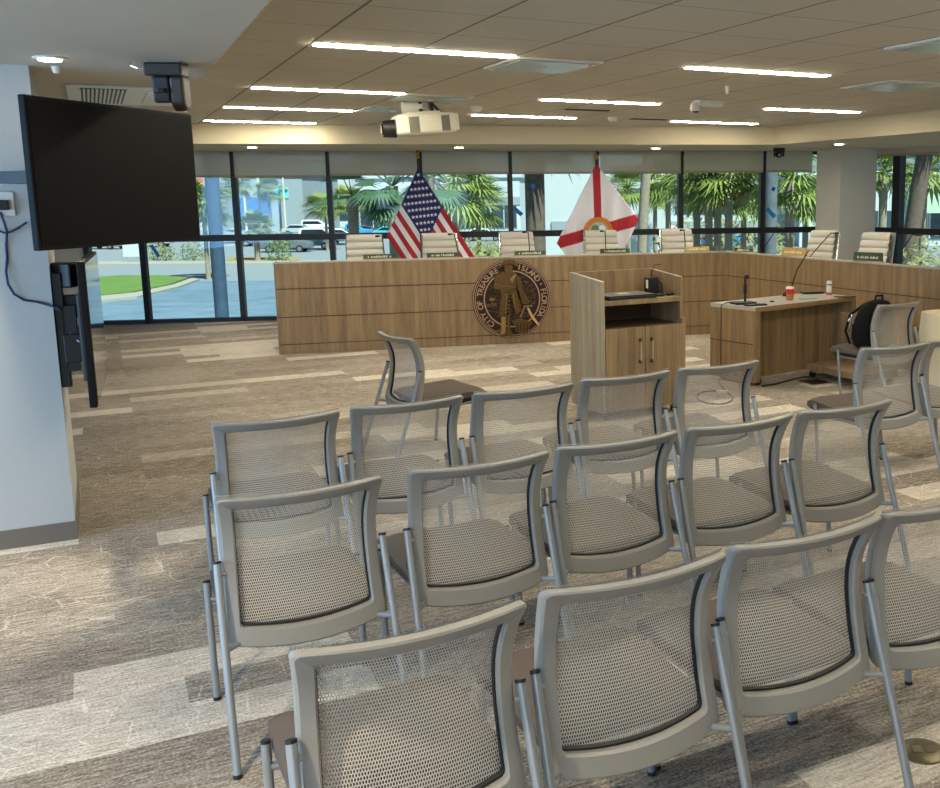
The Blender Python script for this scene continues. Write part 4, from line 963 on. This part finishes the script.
# buildings ---------------------------------------------------------------
BW = mat('stucco_white', 'b4c2c4', .8, noise=.04, nscale=.4); BG = mat('stucco_grey', '8b9aa0', .8, noise=.04, nscale=.4); BD = mat('dark_glazing', '33474f', .25); BB = mat('blue_facade', '3f6fa8', .7); BT = mat('teal_awning', '5fc7c4', .7); BGn = mat('green_metal_roof', 'a9cdb0', .6)
def building(px0, px1, ytop, d, dep, m, lab, win=(), name='building', yaw=0, roof=None, zb=GZ):
    A = atY(px0, 200, d); B = atY(px1, 200, d); ht = atY((px0+px1)/2, ytop, d).z
    r = empty(name, (A.x, d, GZ), yaw, lab, 'building'); Wd = (B.x-A.x)
    MB().box(0, Wd, 0, dep, 0, ht-GZ).build('walls', m, r)
    MB().box(-.3, Wd+.3, -.3, dep, ht-GZ, ht-GZ+.4).build('parapet', roof or m, r)
    for (a, b, c, e, wm) in win:
        f = MB().box(Wd*a, Wd*b, -.12, .0, (ht-GZ)*c, (ht-GZ)*e).build('window' if wm is BD else 'panel', wm, r)
        if wm is BD:
            n = max(2, int(Wd*(b-a)/1.6)); mm = MB()
            for k in range(n+1): xx = Wd*(a+(b-a)*k/n); mm.box(xx-.06, xx+.06, -.18, -.1, (ht-GZ)*c, (ht-GZ)*e)
            mm.build('mullions', BW, f)
    return r
building(356, 520, 178, 132, 20, BW, 'long low white building with dark shopfronts across the parking lot', [(.02, .98, .12, .50, BD), (0, 1, .52, .66, BG)])
building(545, 668, 120, 62, 20, BW, 'tall plain white building behind the white and red flag', [(.05, .2, .3, .36, BG)])
building(232, 303, 176, 150, 18, BG, 'grey building with a blue front behind the shrubs', [(.0, .55, .22, .62, BB), (.02, .5, .05, .2, BD), (.6, .8, .6, .8, BT)])
building(307, 352, 160, 172, 20, BW, 'white building with a teal sign behind the parked cars', [(.1, .9, .1, .3, BD), (.05, .5, .7, .9, BT)])
building(668, 795, 186, 190, 20, BW, 'distant pale building behind the group of palms', [(.05, .95, .2, .45, BD)])
building(150, 226, 170, 172, 20, BG, 'distant pale grey building beyond the parking lot at left', [(.1, .9, .2, .5, BD), (.55, .8, .7, .85, mat('sign_red', 'c85a50', .6))])
building(60, 145, 215, 140, 20, BW, 'low white building beyond the parking lot at far left', [(.1, .9, .2, .6, BD)])
b_ = building(800, 1010, 175, 95, 18, BW, 'white house with pale green metal roof beyond the right window', [(.3, .45, .1, .5, BD), (.62, .8, .1, .5, BD)])
MB().prism([(10, -1.5), (21, -1.5), (21, 2), (10, 2)], 3.1, 5.2).build('roof', BGn, b_)

# cars ----------------------------------------------------------------------
GLS = mat('car_glass', '1d2b33', .15); TIRE = mat('tyre', '1a1a1a', .8); ALLOY = mat('alloy', '9aa0a4', .3, metal=.7)
CARMESH = {}
def car(P, yaw, col, lab, kind='sedan'):
    r = empty('car', P, yaw, lab, 'car', 'parked cars outside the windows')
    key = kind
    if kind == 'suv': low = [(-2.3, .35), (-2.35, .8), (-2.3, 1.15), (-2.15, 1.7), (-1.9, 1.78), (.3, 1.76), (1.0, 1.15), (2.1, 1.0), (2.3, .75), (2.3, .35)]; win = [(-2.0, 1.15), (-1.9, 1.62), (.25, 1.62), (.8, 1.15)]
    elif kind == 'pickup': low = [(-2.7, .4), (-2.7, 1.1), (-.8, 1.1), (-.6, 1.8), (.7, 1.8), (1.3, 1.15), (2.5, 1.05), (2.6, .4)]; win = [(-.5, 1.15), (-.45, 1.66), (.62, 1.66), (1.1, 1.15)]
    else: low = [(-2.25, .35), (-2.3, .85), (-1.75, 1.0), (-1.1, 1.42), (-.2, 1.46), (.5, 1.35), (1.15, .95), (2.1, .8), (2.25, .6), (2.25, .35)]; win = [(-1.6, .98), (-1.05, 1.34), (.42, 1.30), (.98, .96)]
    col_m = mat('car_paint_'+col, col, .25, spec=.7)
    MB().prismy(low, -.88, .88).build('body', col_m, r, bevel=.12, seg=3)
    MB().prismy(win, -.885, .885).build('side_glass', GLS, r)
    a, b = win[-1], win[-2]; MB().add([(a[0]+.12, -.7, a[1]), (a[0]+.12, .7, a[1]), (b[0]+.14, .62, b[1]+.04), (b[0]+.14, -.62, b[1]+.04)], [(0, 1, 2, 3)]).build('windscreen', GLS, r, solid=.04)
    for x in (-1.4, 1.4):
        for s in (-1, 1):
            wv = MB().tube([(x, s*.68, .33), (x, s*.9, .33)], .33, 18).build('wheel', TIRE, r, smooth=True); MB().tube([(x, s*.9, .33), (x, s*.915, .33)], .2, 12).build('hubcap', ALLOY, wv)
    for s in (-1, 1): MB().box(low[0][0]-.03, low[0][0]+.1, s*.78-.1, s*.78+.1, .75, .95).build('tail_light', mat('tail_red', 'b5202a', .4), r)
    return r
CARS = [(105, 249, -15, 'c9ced0', 'white sedan parked at far left below the television', 'sedan'), (128, 246, 10, '8d9499', 'grey car with red lights behind the white sedan at far left', 'suv'),
        (287, 252, 3, '5f6a70', 'dark grey sport utility car just right of the fan palm shrub', 'suv'), (262, 246, 6, '4f5f78', 'dark car partly hidden behind the fan palm shrub', 'sedan'),
        (322, 244, 8, 'e6ebec', 'white car nearest in the lot, left of the ivory chair', 'suv'), (330, 237, 10, 'dfe5e8', 'white car in the second line of the lot', 'sedan'), (312, 249, 5, '6f8f96', 'teal grey car beside the dark sport utility car', 'sedan'),
        (318, 232, 10, 'f0f2f2', 'white car farther back in the lot', 'suv'), (340, 241, 6, 'c3cacd', 'silver car between the white cars and the second row', 'sedan'), (300, 235, 8, '9fb0b8', 'light grey car behind the fan palm shrub', 'sedan'), (285, 228, 8, '3c4c58', 'dark car far back left of the white cars', 'suv'), (306, 231, 8, 'e8ecec', 'white car in the farthest line of the lot', 'sedan'), (392, 238, 8, '49b0c0', 'turquoise car behind the dark fan palm', 'sedan'), (150, 247, 8, '9aa3a8', 'light grey car under the television edge', 'sedan'), (352, 238, 12, '3d8fc4', 'blue car in front of the low white building', 'pickup'), (366, 236.5, 10, '505a60', 'dark car right of the blue car', 'sedan'),
        (484, 241, 3, 'dfe4e2', 'white sedan driving past between the flags', 'sedan'), (662, 236, 4, 'cdd3d4', 'silver pickup right of the white and red flag', 'pickup'), (672, 243, 5, '44606a', 'dark car below the silver pickup', 'sedan'), (650, 233, 5, '7fa4b4', 'pale blue car left of the silver pickup', 'sedan'),
        (735, 250, 82, '1f86d6', 'bright blue car behind the palm trunks', 'sedan'), (712, 247, 82, '2f5f90', 'dark blue car beside the bright blue car', 'sedan'),
        (800, 233, 8, 'e4e7e6', 'white van left of the pillar', 'suv'), (814, 239, 8, 'a85a5a', 'dull red car left of the pillar', 'sedan'), (874, 226, 6, 'dfe2e2', 'white car seen right of the pillar', 'sedan')]
for x, y, a, c, lab, k in CARS: car(gnd(x, y), R(a), c, lab, k)
# palms -------------------------------------------------------------------------
FR1 = mat('palm_frond', '788a44', .6, noise=.35, nscale=2, spec=.3); FR2 = mat('palm_frond_dark', '3c5c40', .6, noise=.35, nscale=2); FDRY = mat('dry_frond', 'a98f55', .8, noise=.2)
TRK = mat('palm_trunk', '8b8373', .9, noise=.35, nscale=6, bump=.5); TRKD = mat('palm_trunk_rough_bark', '5f564c', .95, noise=.45, nscale=9, bump=.8)  # second bark is a darker, coarser brown for the rough trunks
def crown(rad, n, m, seed, parent, z, name='fronds', droop=.5, fan=16):
    rr = random.Random(seed); mb = MB()
    for k in range(n):
        az = rr.uniform(0, 6.283); el = rr.uniform(-.9, 1.2); L = rad*rr.uniform(.75, 1.05)
        d = Vector((math.cos(az)*math.cos(el), math.sin(az)*math.cos(el), math.sin(el)*.9)); side = d.cross(Vector((0, 0, 1))).normalized(); up = side.cross(d).normalized()
        st = d*L*.45; base = Vector((0, 0, z)); mb.tube([base, base+st], [.03*rad/2, .015*rad/2], 4)
        for q in range(fan):
            t = -1.45+2.9*q/(fan-1); bd = (d*math.cos(t)+side*math.sin(t)).normalized(); Ln = L*.58*(1-.25*abs(t)/1.5)*rr.uniform(.9, 1.05)
            wv = side*math.cos(t)-d*math.sin(t); wv = wv*Ln*.045
            p0 = base+st; p1 = p0+bd*Ln*.55+up*.02; p2 = p0+bd*Ln-Vector((0, 0, droop*Ln*rr.uniform(.2, .6)))
            mb.add([p0, p1+wv, p2, p1-wv], [(0, 1, 2, 3)])
    return mb.build(name, m, parent)
def palm(P, ztop, rad, lab, m=FR1, lean=(0, 0), tr=.13, n=46, seed=1, dry=False, name='palm_tree', trm=None, fan=16):
    r = empty(name, P, 0, lab, 'palm tree', 'palm trees outside the windows'); h = ztop-P.z
    pts = [(lean[0]*k/6*(k/6), lean[1]*k/6, h*k/6) for k in range(7)]
    MB().tube(pts, [tr*1.25]+[tr]*5+[tr*1.1], 12).build('trunk', trm or TRK, r, smooth=True)
    c = crown(rad, n, m, seed, r, h, fan=fan); c.location = (lean[0], lean[1], 0)
    if dry: c = crown(rad*.7, 10, FDRY, seed+5, r, h-.4, 'dry_fronds'); c.location = (lean[0], lean[1], 0)
    return r
def pat(px, py_top, d, *a, **k):
    T = atY(px, py_top, d); return palm(Vector((T.x, d, GZ)), T.z, *a, **k)
PALMS = [(203, 205, 62, 2.4, 'green palm clump just left of the grey column', FR1, 12), (325, 205, 95, 2.6, 'palm tree above the parked white cars', FR1, 13), (348, 200, 105, 2.4, 'slim palm left of the big dark fronds', FR1, 14), (236, 184, 110, 2.6, 'palm with high crown near the second mullion', FR1, 15), (268, 190, 120, 2.4, 'thin palm behind the fan palm shrub', FR1, 16),
         (455, 185, 45, 2.6, 'leafy palm between the striped flag and the rough trunk', FR1, 17), (478, 205, 60, 2.6, 'second leafy palm between the flags', FR1, 18),
         (628, 188, 55, 2.0, 'palm tree just right of the white and red flag', FR1, 19), (655, 196, 60, 1.5, 'small palm left of the mullion beyond the flag', FR1, 20), (668, 180, 48, 1.9, 'palm whose crown touches the mullion right of the flag', FR1, 21),
         (697, 182, 36, 1.9, 'leftmost palm of the dense group behind the dais', FR1, 22), (709, 176, 33, 1.9, 'second palm of the dense group, slim trunk', FR1, 23), (718, 178, 35, 2.0, 'palm with shaggy trunk in the middle of the dense group', FR1, 24), (729, 172, 32, 1.9, 'rightmost palm of the dense group behind the dais', FR1, 25),
         (744, 190, 45, 2.2, 'palm behind the dense group near the narrow bay', FR1, 26), (790, 178, 30, 1.9, 'palm tree filling the narrow bay beside the pillar', FR1, 27), (806, 200, 42, 1.8, 'lower palm at the left edge of the white pillar', FR1, 28),
         (884, 172, 32, 1.3, 'palm seen just right of the white pillar', FR1, 29), (925, 168, 38, 2.0, 'palm at the right edge of the view outside', FR1, 30)]
for px, py_, d, rad, lab, m_, sd in PALMS: pat(px, py_, d, rad, lab, m_, seed=sd, dry=(sd in (24, 25, 15)), fan=13, n=58)
pat(392, 186, 24.5, 1.75, 'big dark fan palm close outside, left of the striped flag', FR2, seed=41, n=16, fan=26)
pat(352, 196, 25.5, 1.5, 'dark fan palm fronds close outside at the mullion', FR2, seed=47, n=9, fan=26)
pat(432, 178, 26.5, 1.7, 'dark fan palm close outside behind the striped flag', FR2, seed=43, n=14, fan=24)
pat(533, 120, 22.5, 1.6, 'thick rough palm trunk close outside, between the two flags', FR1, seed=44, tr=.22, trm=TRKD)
palm(Vector((atY(640, 200, 40).x, 40, GZ)), 5.0, 1.8, 'slender leaning palm trunk right of the white and red flag', seed=45, tr=.2, lean=(.5, 0))
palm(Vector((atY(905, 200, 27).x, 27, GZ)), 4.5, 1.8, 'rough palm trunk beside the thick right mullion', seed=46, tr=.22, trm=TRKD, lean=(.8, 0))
# columns standing close outside
COLM = mat('painted_column', '2f4a62', .8, noise=.4, nscale=8); COLM2 = mat('grey_column', '59656d', .8, noise=.4, nscale=8)
for px, d, r0, lab in ((216, 17.2, .115, 'round blue grey column just outside the left windows'), (770, 17.9, .12, 'round grey column just outside the narrow bay')):
    T = atY(px, 235, d); o = MB().tube([(0, 0, 0), (0, 0, 6.5)], r0, 20).build('outdoor_column', COLM if px < 500 else COLM2, smooth=True); o.location = (T.x, d, GZ); tag(o, lab, 'column')
# shrubs
LEAF = mat('shrub_leaf', '5c7a3c', .7, noise=.35, nscale=3); LEAF2 = mat('shrub_leaf_olive', '767c4c', .7, noise=.3, nscale=3)
def shrub(P, r0, h_, lab, m_, seed, nl=500, sz=.12):
    rr = random.Random(seed); mb = MB()
    for k in range(nl):
        a = rr.uniform(0, 6.283); b = rr.uniform(0, 1); q = r0*math.sqrt(b)*1.0; z = h_*rr.uniform(.05, 1)*(1-.35*b); c = Vector((q*math.cos(a), q*math.sin(a), z)); u = Vector((rr.uniform(-1, 1), rr.uniform(-1, 1), rr.uniform(-.6, 1))).normalized()*sz*rr.uniform(.6, 1.4); v = u.orthogonal().normalized()*sz*.35
        mb.add([c-u, c+v, c+u, c-v], [(0, 1, 2, 3)])
    r = empty('shrub', P, 0, lab, 'shrub'); mb.build('leaves', m_, r)
    for k in range(4): MB().tube([(0, 0, 0), (r0*.5*math.cos(k*1.6), r0*.5*math.sin(k*1.6), h_*.6)], .03, 5).build('branch', TRK, r)
pal = gnd(258, 262); palm(pal, -.4, 1.9, 'low fan palm shrub with brown skirt right of the second mullion', FR1, seed=51, n=50, tr=.22, dry=True, name='palm_shrub')
shrub(gnd(155, 261), 1.3, 1.6, 'round green shrub right of the first mullion', LEAF, 1, 300); shrub(gnd(165, 261), 1.0, 1.3, 'small shrub beside the round one', LEAF2, 2, 250)
shrub(gnd(194, 261), 1.2, 1.6, 'green leafy shrub left of the grey column', LEAF, 3, 300); shrub(gnd(280, 262), 1.0, 2.6, 'bright green shrub in the planting bed', LEAF, 4, 300, .16)
for k, (x, d, h_) in enumerate(((905, 24, 3.9), (918, 23, 4.1), (932, 24, 4.0), (946, 23, 4.2))): T = atY(x, 240, d); shrub(Vector((T.x, d, GZ)), 1.0, h_, 'tall thin-leaved shrub below the right window, number %d from the thick mullion' % (k+1) if False else ('tall thin-leaved shrub touching the thick right mullion', 'tall thin-leaved shrub just right of the mullion one', 'tall thin-leaved shrub near the right edge', 'tall thin-leaved shrub at the very right edge')[k], LEAF2, 60+k, 900, .09)
for k, (x, y, d, h_) in enumerate(((462, 235, 52, 3.0), (500, 235, 56, 2.6), (700, 235, 50, 4.2), (748, 232, 50, 4.2))):
    T = atY(x, y, d); shrub(Vector((T.x, d, GZ)), 2.4, h_, ('olive hedge left of the white sedan', 'olive hedge left of the rough trunk', 'olive hedge behind the dense palm group', 'olive hedge beside the narrow bay')[k], LEAF2, 80+k, 900, .2)
# street furniture: lamp post and sign posts
for x, y, h_, lab in ((247, 235, 9, 'pale lamp post left in the parking lot'), (286, 232, 9, 'pale lamp post in the middle of the parking lot'), (262, 240, 8, 'pale utility pole behind the shrubs')):
    o = MB().tube([(0, 0, 0), (0, 0, h_)], .16, 10).box(-.1, 1.2, -.1, .1, h_-.15, h_).build('lamp_post', mat('pole_pale', 'b9c0b4', .6), smooth=True); o.location = gnd(x, y); tag(o, lab, 'pole')
sg = empty('sign', gnd(133, 263), 0, 'white notice board on the far kerb below the television', 'sign')
MB().box(-.7, .7, -.05, .05, .5, 2.6).build('board', BW, sg); MB().box(-.6, -.5, -.05, .05, 0, .5).box(.5, .6, -.05, .05, 0, .5).build('post', BG, sg)
sg = empty('street_sign', gnd(672, 252), 0, 'small white street sign on a post left of the palm group', 'sign')
MB().tube([(0, 0, 0), (0, 0, 1.6)], .05, 8).build('post', BG, sg); MB().box(-.35, .35, -.04, .04, 1.4, 2.3).build('panel', mat('sign_pink', 'e3c3cf', .6), sg)
